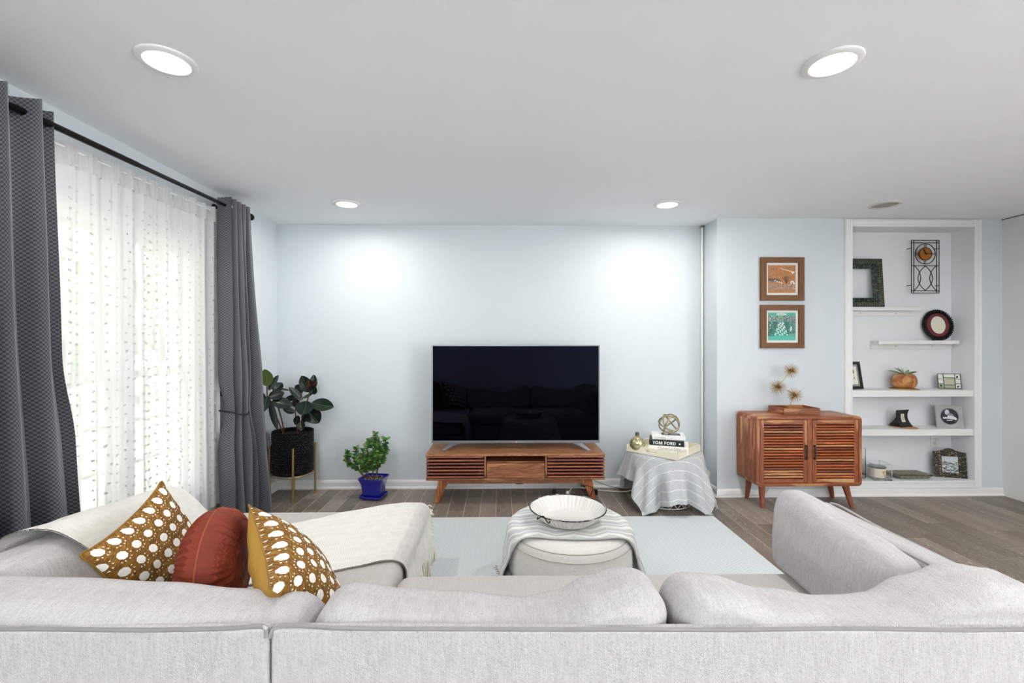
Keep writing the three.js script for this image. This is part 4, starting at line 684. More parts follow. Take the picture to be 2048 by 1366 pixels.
{
  const JX = -1.098, JZ = -3.98, t = thing('ceramic_planter', 'glossy cobalt blue square planter on its saucer, on the floor', 'planter', [JX, 0, JZ], -0.18);
  const blue = phy({ color: 0x06128f, roughness: 0.16, clearcoat: 0.8, clearcoatRoughness: 0.06 });
  const sq = (rows, n = 8) => { const g = sheet((a, b) => { const k = b * (rows.length - 1), i = Math.min(Math.floor(k), rows.length - 2), f = k - i, w = lerp(rows[i][0], rows[i + 1][0], f), y = lerp(rows[i][1], rows[i + 1][1], f); const th = -a * TAU, c = Math.cos(th), s = Math.sin(th), m = Math.pow(Math.pow(Math.abs(c), 9) + Math.pow(Math.abs(s), 9), 1 / 9); return V(c / m * w, y, s / m * w * 0.9); }, 96, (rows.length - 1) * 4, { th: 0 }); return g; };
  mesh('pot', sq([[0.0, 0.03], [0.07, 0.03], [0.072, 0.022], [0.078, 0.03], [0.082, 0.08], [0.09, 0.13], [0.104, 0.168], [0.111, 0.178], [0.111, 0.184], [0.103, 0.185], [0.096, 0.17], [0.09, 0.15]].reverse()), blue, t);
  mesh('saucer', sq([[0, 0.0], [0.08, 0.0], [0.096, 0.012], [0.101, 0.03], [0.098, 0.033], [0.09, 0.02], [0, 0.016]].reverse()), blue, t);
  const R = rng(77), soil = [];
  mesh('soil', sheet((u, v) => V((u - 0.5) * 0.182, 0.158 + 0.006 * noise(u * 9, v * 9, 99, 99, 4), (0.5 - v) * 0.164), 10, 10, { th: 0.004 }), std({ color: 0x3a2a1e, roughness: 1 }), t);
  for (let i = 0; i < 60; i++) soil.push(new THREE.IcosahedronGeometry(0.003 + R() * 0.004, 0).translate((R() - 0.5) * 0.16, 0.166, (R() - 0.5) * 0.14));
  mesh('gravel', soil, std({ color: 0x9a8a74, roughness: 0.9 }), t).userData.kind = 'stuff';
  const p = thing('jade_plant', 'bushy jade plant with small fleshy leaves in the blue planter', 'plant', [JX, 0.16, JZ]), S = 0.000541;
  const C = (x, y, z = 0) => V((x - 691) * S, (925 - y) * S, z);
  const bark = std({ color: 0x5a3b28, roughness: 0.9 }), LM = [std({ color: 0x3e6a2a, roughness: 0.35 }), std({ color: 0x54823a, roughness: 0.35 }), std({ color: 0x2f5426, roughness: 0.35 }), std({ color: 0x7f9a4a, roughness: 0.35 })];
  const br = [[[605, 930, 0.01], [530, 850, 0.02], [460, 760, 0.03], [400, 715, 0.035], [330, 660, 0.04], [290, 560, 0.04], [300, 470, 0.04]], [[460, 760, 0.03], [430, 660, 0.01], [400, 560, 0], [410, 430, 0]], [[605, 930, 0.01], [590, 830, 0.03], [560, 720, 0.04], [530, 620, 0.04], [530, 450, 0.02]], [[590, 830, 0.03], [560, 690, 0.06], [510, 600, 0.07], [430, 560, 0.07]], [[700, 930, 0], [690, 800, 0.03], [650, 690, 0.05], [620, 560, 0.05], [600, 400, 0.04]], [[720, 930, 0], [740, 790, -0.01], [750, 640, -0.01], [740, 480, 0], [720, 330, 0], [712, 190, 0]], [[740, 790, -0.01], [790, 680, 0.02], [840, 580, 0.03], [880, 470, 0.03], [900, 430, 0.03]], [[750, 640, -0.01], [810, 500, -0.03], [850, 400, -0.03], [872, 300, -0.02]], [[740, 480, 0], [680, 400, 0.03], [630, 340, 0.03], [640, 290, 0.03]], [[690, 800, 0.03], [740, 690, 0.07], [780, 600, 0.08], [800, 500, 0.07]], [[650, 690, 0.05], [700, 590, 0.08], [720, 470, 0.08], [760, 390, 0.07]], [[740, 790, -0.01], [720, 640, -0.07], [700, 500, -0.08], [660, 420, -0.06]], [[530, 620, 0.04], [600, 560, -0.03], [650, 520, -0.05]], [[810, 500, -0.03], [790, 400, 0.02], [770, 300, 0.02]]];
  const vary = [0.036, 0.042, 0.031].map((L) => leafGeo(L, L * 0.6, { cup: -0.12, droop: 0.25, th: 0.0035, tip: 0.8, n: 5 }));
  br.forEach((b, bi) => {
    const pts = b.map(([x, y, z]) => C(x, y, z)), c = new THREE.CatmullRomCurve3(pts, false, 'centripetal');
    mesh('stem', tube(pts, bi === 5 || bi === 0 ? 0.0062 : 0.0042, 24, 6), bark, p);
    const n = Math.max(7, Math.round(c.getLength() / 0.0145));
    for (let i = 0; i <= n; i++) { const u = lerp(bi % 2 ? 0.3 : 0.34, 1, i / n), q = c.getPoint(u), a = i * 1.57 + R(), tn = c.getTangent(u); for (const s of [0, PI]) { const dir = V(Math.cos(a + s), 0.1 + (i > n - 2 ? 0.5 : -0.35 * R()), Math.sin(a + s) * 0.9).addScaledVector(tn, 0.25); const m = mesh('leaf', vary[Math.floor(R() * 3)], LM[Math.floor(R() * R() * 4)], p); const y = dir.normalize(), f = V(R() - 0.5, 1, 0.3 + R() * 0.6), z = f.addScaledVector(y, -f.dot(y)).normalize(), x = y.clone().cross(z); m.quaternion.setFromRotationMatrix(new THREE.Matrix4().makeBasis(x, y, z)); m.position.copy(q); m.scale.setScalar(0.85 + R() * 0.4); } }
  });
}

// ---------------------------------------------------------------- wire table with cloth, tray, books
{
  const CX = 1.395, CZ = -3.855, H = 0.43, R0 = 0.315;
  const t = thing('wire_table', 'round white wire basket table under the grey cloth', 'side table', [CX, 0, CZ]);
  const wire = std({ color: 0xe6e4df, roughness: 0.45 }), prof = (y) => 0.215 + 0.075 * Math.pow(y / 0.41, 0.8);
  const ws = []; for (let i = 0; i < 22; i++) for (const s of [-1, 1]) { const p = []; for (let j = 0; j <= 8; j++) { const y = 0.012 + j / 8 * 0.39, a = i / 22 * TAU + s * j / 8 * 1.35; p.push([Math.cos(a) * prof(y), y, Math.sin(a) * prof(y)]); } ws.push(tube(p, 0.0026, 16, 5)); }
  mesh('lattice', ws, wire, t);
  for (const y of [0.01, 0.085, 0.4]) mesh('hoop', new THREE.TorusGeometry(prof(y), 0.0042, 7, 72).rotateX(PI / 2).translate(0, y, 0), wire, t);
  mesh('tabletop', new THREE.CylinderGeometry(0.312, 0.312, 0.016, 64).translate(0, H - 0.014, 0), M.walnut[1], t);
  const c = thing('tablecloth', 'grey gauzy cloth with thin white stripes draped over the wire table', 'tablecloth', [CX, 0, CZ]);
  const dr = drape(0, 0, R0, H + 0.002, 0.475, 0.635, 0, 0, { s0: -1.1, b: 0.022, flare: 0.15, fold: 0.05, k: 8, ph: 0.9, minY: 0.012, wob: 0.012, reach: 0.3 });
  const back = -0.362;     // the wall behind and the wall jog hold the cloth back
  const fn = (u, v) => { const p = dr(u, v); if (p.z < back) p.z = back + (p.z - back) * 0.03; if (p.x > 0.48) p.x = 0.48 + (p.x - 0.48) * 0.1; return p; };
  mesh('fabric', sheet(fn, 130, 130, { th: 0.0025, uw: 0.98, uh: 1.33 }), M.stripe, c);
  const R = rng(14), fr = []; for (let i = 0; i <= 60; i++) { const p = fn(1, i / 60); if (p.y < 0.06) continue; const l = 0.03 + R() * 0.02; fr.push(tube([[p.x, p.y, p.z], [p.x + 0.01 + R() * 0.01, p.y - l * 0.4, p.z + (R() - 0.5) * 0.02], [p.x + 0.006 + R() * 0.012, Math.max(0.004, p.y - l), p.z + (R() - 0.5) * 0.03]], 0.0018, 4, 4)); }
  mesh('fringe', fr, M.fringe, c);
  // cream lacquer tray, turned 45 degrees
  const TX = 1.378, TZ = -3.815, TY = H + 0.0085;
  const tr = thing('serving_tray', 'square cream lacquered tray on the cloth-covered table', 'tray', [TX, TY, TZ], 44 * DEG), lac = phy({ color: 0xece5cf, roughness: 0.25, clearcoat: 0.4, clearcoatRoughness: 0.15 });
  const A = 0.44, h = 0.054;
  mesh('base', box(A - 0.01, 0.008, A - 0.01).translate(0, 0.004, 0), lac, tr);
  // sides; the handle sides have a slot cut through
  const sideShape = (slot) => { const s = shape2([[-A / 2, 0], [A / 2, 0], [A / 2, h], [-A / 2, h]]); if (slot) { const p = new THREE.Path(); p.moveTo(-0.055, 0.018); p.lineTo(0.055, 0.018); p.lineTo(0.055, 0.04); p.lineTo(-0.055, 0.04); p.closePath(); s.holes.push(p); } return new THREE.ExtrudeGeometry(s, { depth: 0.008, bevelEnabled: true, bevelSize: 0.0015, bevelThickness: 0.0015, bevelSegments: 2 }).translate(0, 0, -0.004); };
  for (let k = 0; k < 4; k++) { const g = sideShape(k % 2 === 1); g.translate(0, 0, A / 2 - 0.006); g.rotateY(k * PI / 2); mesh('side', g, lac, tr); }
  // coffee-table books
  const cover = (w, h_, draw) => paint(w, h_, draw);
  const book = (label, x, y, z, turn, L, T, D_, col, spine, topTex) => {
    const b = thing('coffee_table_book', label, 'book', [x, y, z], turn);
    const cm = std({ color: col, roughness: 0.45 });
    mesh('cover', [box(L, 0.0035, D_, { r: 0.001 }).translate(0, 0.00175, 0), box(L, 0.0035, D_, { r: 0.001 }).translate(0, T - 0.00175, 0), box(L, T, 0.005, { r: 0.0015 }).translate(0, T / 2, D_ / 2 - 0.0025)], cm, b);
    mesh('pages', box(L - 0.01, T - 0.007, D_ - 0.012).translate(0, T / 2, -0.002), std({ color: 0xf1efe9, roughness: 0.9 }), b);
    mesh('spine_title', new THREE.PlaneGeometry(L - 0.004, T - 0.003).translate(0, T / 2, D_ / 2 + 0.0006), std({ map: spine, roughness: 0.45 }), b);
    if (topTex) { const g = new THREE.PlaneGeometry(L - 0.004, D_ - 0.006).rotateX(-PI / 2).translate(0, T + 0.0005, 0); mesh('cover_print', g, std({ map: topTex, roughness: 0.4 }), b); }
    return b;
  };
  const bt = TY + 0.0095, bw = 0.285;
  const dior = cover(1024, 140, (g, w, q) => { g.fillStyle = '#f2f0ec'; g.fillRect(0, 0, w, q); g.fillStyle = '#77716c'; g.font = '92px serif'; g.fillText('ChristianDior', 250, 84); });
  const ford = cover(1024, 150, (g, w, q) => { g.fillStyle = '#0d0d0f'; g.fillRect(0, 0, w, q); g.fillStyle = '#f4f4f4'; g.font = 'bold 136px sans-serif'; g.fillText('TOM FORD', 96, 124); g.fillRect(876, 54, 44, 44); });
  const chan = cover(1024, 140, (g, w, q) => { g.fillStyle = '#f3f2ef'; g.fillRect(0, 0, w, q); g.fillStyle = '#2e2a29'; g.font = '100px sans-serif'; g.fillText('CHANEL', 70, 106); g.font = '60px serif'; g.fillText('C', 600, 96); });
  book('large white book with serif lettering, lowest of the stack in the tray', 1.415, bt, -3.80, -22 * DEG, 0.31, 0.056, 0.24, 0xf2f0ec, dior);
  book('black book with bold white spine lettering, middle of the stack', 1.400, bt + 0.0575, -3.805, -20 * DEG, 0.272, 0.041, 0.21, 0x0d0d0f, ford);
  const chTop = cover(512, 384, (g, w, q) => { g.fillStyle = '#f0efec'; g.fillRect(0, 0, w, q); g.fillStyle = '#2a2a2c'; g.fillRect(150, 110, 300, 190); g.fillStyle = '#e9e9e7'; g.fillRect(200, 150, 60, 90); g.fillStyle = '#8a8a8c'; g.fillRect(300, 170, 110, 100); });
  book('white book with thin grey lettering, topmost of the stack', 1.420, bt + 0.1, -3.83, -16 * DEG, 0.26, 0.03, 0.2, 0xf3f2ef, chan, chTop);
  // knot sculpture
  const k = thing('knot_sculpture', 'champagne metal knot sculpture of interlocked rings on the top book', 'sculpture', [1.430, bt + 0.1305 + 0.087, -3.83]), kg = std({ color: 0xa59a7c, roughness: 0.34, metalness: 0.85 });
  for (let i = 0; i < 4; i++) { const pts = []; for (let j = 0; j < 48; j++) { const a = j / 48 * TAU; pts.push(V(Math.cos(a) * 0.082, Math.sin(a) * 0.082, 0.012 * Math.sin(a * 2 + i))); } const g = tube(pts, 0.0066, 120, 9, true); g.scale(1, 1, 1); g.rotateX(0.62); g.rotateY(PI / 4 + i * PI / 2 + 0.12); mesh('ring', g, kg, k); }
  // mercury glass bottle
  const bo = thing('glass_bottle', 'round gold mercury-glass bottle with a short neck, in the tray', 'bottle', [1.148, bt, -3.79]);
  const sp = []; for (let i = 0; i <= 14; i++) { const a = lerp(-1.2, 1.28, i / 14); sp.push([Math.cos(a) * 0.064, 0.06 + Math.sin(a) * 0.064]); }
  mesh('body', lathe([[0, 0.0005], ...sp, [0.0165, 0.123]], 48), phy({ color: 0xb9b088, roughness: 0.12, metalness: 0.7, clearcoat: 1, clearcoatRoughness: 0.05 }), bo);
  mesh('neck', lathe([[0.0165, 0.121], [0.0155, 0.15], [0.015, 0.152], [0, 0.152]], 28), std({ color: 0x5e5a48, roughness: 0.35, metalness: 0.6 }), bo, 'dark metal neck');
}

// ---------------------------------------------------------------- louvred cabinet
{
  const x0 = 2.06, x1 = 2.92, zf = -3.625, zb = -3.93, y0 = 0.193, y1 = 0.757, W = x1 - x0, D_ = zf - zb, H = y1 - y0, cx = (x0 + x1) / 2;
  const t = thing('louvered_cabinet', 'reddish wood cabinet with two louvred doors against the alcove wall', 'cabinet', [cx, 0, zf]);
  const th = 0.026, rr = 0.03;
  // case: a rounded rectangular tube, split into its four boards
  const cap = (up) => { const o = 0.034, p = new THREE.Shape(), y = up ? y1 : y0, q = up ? -1 : 1; p.moveTo(-W / 2, y + q * o); p.quadraticCurveTo(-W / 2, y, -W / 2 + o, y); p.lineTo(W / 2 - o, y); p.quadraticCurveTo(W / 2, y, W / 2, y + q * o); p.lineTo(W / 2 - th, y + q * o); p.lineTo(W / 2 - th, y + q * th); p.lineTo(-W / 2 + th, y + q * th); p.lineTo(-W / 2 + th, y + q * o); p.closePath(); return new THREE.ExtrudeGeometry(p, { depth: D_ - 0.006, bevelEnabled: true, bevelSize: 0.003, bevelOffset: -0.003, bevelThickness: 0.003, bevelSegments: 2, curveSegments: 10 }).translate(0, 0, -D_ + 0.003); };
  mesh('top', cap(true), M.acacia[0], t); mesh('bottom', cap(false), M.acacia[1], t);
  // sides of several glued boards
  for (const s of [-1, 1]) { const g = new THREE.Group(); g.name = s < 0 ? 'side_panel' : 'side_panel_001'; t.add(g); const n = 5; for (let i = 0; i < n; i++) mesh('board', box(th, H - 0.066, D_ / n, { r: 0.0012, grain: 'y', uo: i * 0.37 + s, vo: i * 0.09 }).translate(s * (W / 2 - th / 2 - 0.0005), (y0 + y1) / 2, -D_ * (i + 0.5) / n), [M.acacia[1], M.acacia[0], M.acacia[1], M.acacia[2], M.acacia[0]][i], g); }
  mesh('back_board', box(W - 2 * th, H - 2 * th, 0.01).translate(0, (y0 + y1) / 2, -D_ + 0.008), M.acacia[1], t);
  const mid = 0.0365; mesh('center_stile', box(mid, H - 2 * th, 0.024, { r: 0.002, grain: 'y' }).translate(0.006, (y0 + y1) / 2, -0.014), M.acacia[0], t);
  const doors = [[-W / 2 + th + 0.003, 0.006 - mid / 2 - 0.003, 1], [0.006 + mid / 2 + 0.003, W / 2 - th - 0.003, -1]];
  doors.forEach(([a, b, hs], di) => {
    const d = new THREE.Group(); d.name = di ? 'door_001' : 'door'; t.add(d);
    const ya = y0 + th + 0.003, yb = y1 - th - 0.003, sw = 0.034, z = -0.012;
    for (const [p, q] of [[a, a + sw], [b - sw, b]]) mesh('stile', box(q - p, yb - ya, 0.021, { r: 0.002, grain: 'y', uo: p * 3 }).translate((p + q) / 2, (ya + yb) / 2, z), M.acacia[di ? 0 : 1], d);
    mesh('rail', box(b - a - 2 * sw, 0.036, 0.021, { r: 0.002, grain: 'x', uo: a }).translate((a + b) / 2, yb - 0.018, z), M.acacia[di ? 1 : 0], d);
    mesh('rail', box(b - a - 2 * sw, 0.03, 0.021, { r: 0.002, grain: 'x', uo: b }).translate((a + b) / 2, ya + 0.015, z), M.acacia[di ? 2 : 0], d);
    const la = ya + 0.034, lb = yb - 0.04, n = 19, R = rng(60 + di);
    mesh('backing', box(b - a - 2 * sw, yb - ya - 0.05, 0.004).translate((a + b) / 2, (ya + yb) / 2, z - 0.012), std({ color: 0x1c0d06, roughness: 0.9 }), d);
    for (let k = 0; k < n; k++) { const g = box(b - a - 2 * sw + 0.006, 0.0125, 0.02, { r: 0.0045, seg: 2, grain: 'x', uo: R() * 3, vo: R() }); g.rotateX(20 * DEG + (R() - 0.5) * 0.14); g.rotateZ((R() - 0.5) * 0.008); mesh('slat', g.translate((a + b) / 2, lerp(la, lb, (k + 0.5) / n), z + 0.001 + (R() - 0.5) * 0.002), M.louver[Math.floor(R() * 5)], d); }
    const hx = hs > 0 ? b - 0.012 : a + 0.012;
    mesh('handle', [box(0.012, 0.118, 0.006, { r: 0.002 }).translate(hx, (ya + yb) / 2 - 0.005, z + 0.026), box(0.008, 0.012, 0.02).translate(hx, (ya + yb) / 2 + 0.045, z + 0.016), box(0.008, 0.012, 0.02).translate(hx, (ya + yb) / 2 - 0.055, z + 0.016)], std({ color: 0x2a3038, roughness: 0.35, metalness: 0.8 }), d, 'dark metal bar handle');
  });
  for (const [sx, f] of [[-1, 1], [1, 1], [-1, 0], [1, 0]]) { const top = [sx * (W / 2 - 0.085), y0 + 0.001, f ? -0.075 : -D_ + 0.05], bot = [sx * (W / 2 - (f ? 0.055 : 0.05)) + (sx < 0 ? 0.03 : 0.02), 0.006, f ? -0.062 : -D_ + 0.018]; mesh('leg', [rod(bot, top, 0.0155, 0.027, 20), rod([bot[0], 0, bot[2]], [bot[0], 0.008, bot[2]], 0.013, 0.0145, 16)], M.slat[f ? 1 : 0], t); }

  // wooden tray and its starburst sculpture
  const w = thing('wooden_tray', 'small square wooden tray on top of the louvred cabinet', 'tray', [2.487, y1 + 0.001, -3.815], 3 * DEG);
  const a = 0.315, hh = 0.05, dd = 0.2;
  mesh('base', box(a - 0.01, 0.007, dd - 0.01, { grain: 'x' }).translate(0, 0.0035, 0), M.acacia[1], w);
  for (const [sx, sz, lx, lz] of [[0, 1, a, 0.01], [0, -1, a, 0.01], [1, 0, 0.01, dd - 0.02], [-1, 0, 0.01, dd - 0.02]]) mesh('side', box(lx, hh, lz, { r: 0.0015, grain: sz ? 'x' : 'z', uo: sx + sz }).translate(sx * (a / 2 - 0.005), hh / 2, sz * (dd / 2 - 0.005)), [M.walnut[0], M.acacia[1]][sz ? 0 : 1], w);
  const s = thing('starburst_sculpture', 'gold metal sculpture of three spiky starbursts, standing in the wooden tray', 'sculpture', [2.455, y1 + 0.0085, -3.82]), R = rng(33);
  const py = (y) => y - (y1 + 0.0085), C = [[0.012, py(1.113), 0], [-0.105, py(0.977), 0.01], [0.03, py(0.908), 0.02]];
  mesh('foot', box(0.055, 0.006, 0.05, { r: 0.002 }).translate(0.01, 0.003, 0.01), M.blackMetal, s);
  mesh('stem', [tube([[-0.005, 0.004, 0.01], [0.0, 0.06, 0.012], C[2]], 0.0028, 16, 7), tube([C[2], [-0.02, (C[2][1] + C[1][1]) / 2, 0.015], C[1]], 0.0022, 12, 7), tube([C[1], [-0.05, (C[1][1] + C[0][1]) / 2, 0.005], C[0]], 0.0022, 12, 7)], M.gold, s);
  C.forEach((c) => { const g = []; for (let i = 0; i < 110; i++) { const y = 1 - 2 * (i + 0.5) / 110, r = Math.sqrt(1 - y * y), p = i * 2.39996 + R() * 0.3, L = 0.056 + R() * 0.014; g.push(rod(c, [c[0] + Math.cos(p) * r * L, c[1] + y * L, c[2] + Math.sin(p) * r * L], 0.0013, 0.0009, 4)); } g.push(new THREE.IcosahedronGeometry(0.008, 1).translate(...c)); mesh('starburst', g, M.gold, s); });
}

// ---------------------------------------------------------------- pictures on the wall
function picture(name, label, cat, [x, y, z], W, H, bw, depth, frameMat, art, matW, opt = {}) {
  const t = thing(name, label, cat, [x, y, z], opt.turn || 0, opt.group); if (opt.tilt) t.rotation.set(opt.tilt, opt.turn || 0, opt.roll || 0, 'YXZ');
  const miter = (L) => new THREE.ExtrudeGeometry(shape2([[-L / 2, 0], [L / 2, 0], [L / 2 - bw, bw], [-L / 2 + bw, bw]]), { depth: depth - 0.003, bevelEnabled: true, bevelSize: 0.0012, bevelThickness: 0.0015, bevelSegments: 2 });
  const oy = opt.base ? H / 2 : 0;
  for (const [L, a, dx, dy] of [[W, 0, 0, -H / 2], [W, PI, 0, H / 2], [H, PI / 2, W / 2, 0], [H, -PI / 2, -W / 2, 0]]) mesh('rail', miter(L).rotateZ(a).translate(dx, dy + oy, 0.0015), frameMat, t);
  if (matW) mesh('mat_board', box(W - 2 * bw + 0.004, H - 2 * bw + 0.004, 0.003).translate(0, oy, depth * 0.35), std({ color: opt.matColor || 0xe9e8e2, roughness: 0.9 }), t);
  const aw = W - 2 * bw - 2 * matW, ah = H - 2 * bw - 2 * matW;
  if (art) mesh('print', new THREE.PlaneGeometry(aw, ah).translate(0, oy, depth * 0.35 + 0.0019), std({ map: art, roughness: 0.6 }), t);
  if (opt.glazed) mesh('glass', new THREE.PlaneGeometry(W - 2 * bw + 0.002, H - 2 * bw + 0.002).translate(0, oy, depth * 0.6), M.glass, t);
  mesh('back_board', box(W - bw, H - bw, 0.003).translate(0, oy, 0.002), std({ color: 0x3a2c1c, roughness: 0.9 }), t);
  if (opt.strut) mesh('easel_leg', box(W * 0.24, H * 0.8, 0.004).rotateX(0.5).translate(0, H * 0.37, -H * 0.19), opt.strutMat || M.black, t);
  return t;
}
const desert = paint(512, 512, (c, w, h) => {
  const R = rng(5); c.fillStyle = '#c07d3c'; c.fillRect(0, 0, w, h);
  for (let i = 0; i < 2600; i++) { const x = R() * w, y = R() * h; c.strokeStyle = ['#6d4a34', '#8a5a34', '#d9a06a', '#5a4a4c'][Math.floor(R() * 4)]; c.lineWidth = 1.5 + R() * 2; c.beginPath(); c.moveTo(x, y); c.lineTo(x + 5 + R() * 14, y + (R() - 0.5) * 8); c.stroke(); }
  c.fillStyle = '#efeae4'; c.beginPath(); c.moveTo(215, 50); c.lineTo(430, 110); c.lineTo(505, 120); c.lineTo(450, 170); c.lineTo(430, 125); c.lineTo(240, 66); c.fill();
  c.fillStyle = '#5d5258'; c.beginPath(); c.moveTo(0, 250); c.bezierCurveTo(100, 230, 190, 250, 260, 300); c.lineTo(180, 310); c.lineTo(0, 290); c.fill();
  c.fillStyle = '#efeae4'; for (const [x, y] of [[120, 272], [160, 290], [200, 300], [240, 318]]) c.fillRect(x, y, 22, 26);
  c.beginPath(); c.arc(450, 320, 34, PI, 0); c.lineTo(505, 330); c.lineTo(505, 350); c.lineTo(416, 350); c.fill(); c.fillStyle = '#6d4a34'; c.fillRect(440, 318, 18, 32);
  c.strokeStyle = '#3c3230'; c.lineWidth = 4; for (let i = 0; i < 26; i++) { const a = -PI / 2 + (R() - 0.5) * 2; c.beginPath(); c.moveTo(340, 340); c.lineTo(340 + Math.cos(a) * 60, 300 + Math.sin(a) * 60); c.lineTo(340 + Math.cos(a) * (80 + R() * 30), 290 + Math.sin(a) * 90); c.stroke(); }
  for (let i = 0; i < 500; i++) { c.fillStyle = ['#7f7a84', '#4c3c38', '#ddd2c6', '#9b9aa8'][Math.floor(R() * 4)]; c.fillRect(R() * w, 350 + R() * 90, 5 + R() * 8, 4 + R() * 6); }
  c.fillStyle = '#4a4446'; for (let i = 0; i < 14; i++) c.fillRect(50 + (i % 5) * 16, 55 + Math.floor(i / 5) * 16, 10, 9);
});
const teal = paint(512, 512, (c, w, h) => {
  const R = rng(6); const g = (x, y, a, b, n, cols, s) => { for (let i = 0; i < n; i++) { c.fillStyle = cols[Math.floor(R() * cols.length)]; c.beginPath(); c.ellipse(x + R() * a, y + R() * b, s * (0.5 + R()), s * (0.4 + R() * 0.6), R() * 3, 0, TAU); c.fill(); } };
  c.fillStyle = '#3fae96'; c.fillRect(0, 0, w, h);
  c.fillStyle = '#1c6f62'; c.fillRect(0, 60, w, 330);
  g(0, 55, 190, 110, 240, ['#cfd8d2', '#8aa69c', '#274a44'], 8); g(300, 55, 210, 110, 240, ['#c3b8c0', '#7f9a94', '#2b4c46'], 8);
  g(0, 170, 170, 330, 330, ['#0f3a34', '#174e46', '#3f8f80'], 9); g(380, 170, 130, 320, 320, ['#7fb3a6', '#5a978a', '#1d5a50'], 7);
  c.fillStyle = '#3fb39a'; c.beginPath(); c.moveTo(195, 60); c.lineTo(280, 60); c.lineTo(300, 200); c.lineTo(380, 440); c.lineTo(110, 440); c.lineTo(180, 200); c.fill(); c.fillStyle = '#49bfa6'; c.fillRect(0, 440, w, 72);
  c.fillStyle = '#dfe6e0'; c.beginPath(); c.ellipse(250, 30, 96, 20, 0, 0, TAU); c.fill(); c.fillStyle = '#9fbfb4'; c.beginPath(); c.ellipse(250, 36, 60, 8, 0, 0, TAU); c.fill();
  c.fillStyle = '#6fae7e'; c.fillRect(196, 62, 84, 90); c.fillStyle = '#b34a3a'; c.beginPath(); c.moveTo(238, 84); c.lineTo(264, 124); c.lineTo(212, 124); c.fill(); c.fillStyle = '#7d88a8'; c.fillRect(206, 128, 60, 42);
  for (let j = 0; j < 9; j++) for (let i = 0; i < 6; i++) { const y = 195 + j * 27, half = 40 + j * 9, x = 245 + (i / 5 - 0.5) * 2 * half; c.fillStyle = (i + j) % 3 ? '#eef1ee' : '#2c5a54'; c.save(); c.translate(x, y); c.rotate(0.8); c.beginPath(); c.ellipse(0, 0, 17, 8, 0, 0, TAU); c.fill(); c.restore(); }
  c.fillStyle = '#d6e2de'; c.beginPath(); c.ellipse(425, 300, 16, 48, 0.2, 0, TAU); c.fill(); g(30, 180, 60, 130, 14, ['#e6ece8'], 6);
});
picture('framed_print', 'upper wood-framed square print of an orange desert village', 'picture', [2.4655, 1.9065, ZN], 0.378, 0.376, 0.045, 0.03, M.frameWood, desert, 0.022, { glazed: true, group: 'wood-framed prints above the cabinet' });
picture('framed_print', 'lower wood-framed square print in teal green', 'picture', [2.4655, 1.491, ZN], 0.378, 0.376, 0.045, 0.03, M.frameWood, teal, 0.022, { glazed: true, group: 'wood-framed prints above the cabinet' });

// ---------------------------------------------------------------- alcove shelves and their things
const shelf = (label, g) => { const m = mesh('alcove_shelf', g, M.white); return tag(m, label, 'shelf', null); };
shelf('thick white built-in shelf in the alcove, the upper of the two', bx(NX0, NX1, 0.872, 0.93, NZ, ZN + 0.002, { r: 0.003 }));
shelf('thick white built-in shelf in the alcove, the lower of the two', bx(NX0, NX1, 0.528, 0.586, NZ, ZN + 0.002, { r: 0.003 }));
function ledge(label, x0, x1, bx0, bx1, y) {
  const t = thing('picture_ledge', label, 'shelf', [(x0 + x1) / 2, y, NZ]), c = (x0 + x1) / 2;
  mesh('board', bx(x0 - c, x1 - c, -0.025, 0, 0, 0.092, { r: 0.003 }), M.white, t); mesh('lip', bx(x0 - c, x1 - c, -0.028, 0.006, 0.084, 0.093, { r: 0.003 }), M.white, t); mesh('back_rail', bx(bx0 - c, bx1 - c, -0.07, -0.026, 0, 0.018, { r: 0.002 }), M.white, t);
  mesh('screw', [0.3, 0.75].map((f) => rod([lerp(bx0, bx1, f) - c, -0.047, 0.017], [lerp(bx0, bx1, f) - c, -0.047, 0.0195], 0.004, 0.004, 10)), M.silver, t);
}
ledge('upper thin white picture ledge holding the carved green frame', NX0 + 0.002, 3.812, NX0 + 0.002, 3.83, 1.667);
ledge('lower thin white picture ledge holding the oval frame', 3.42, 4.163, 3.415, 4.172, 1.363);
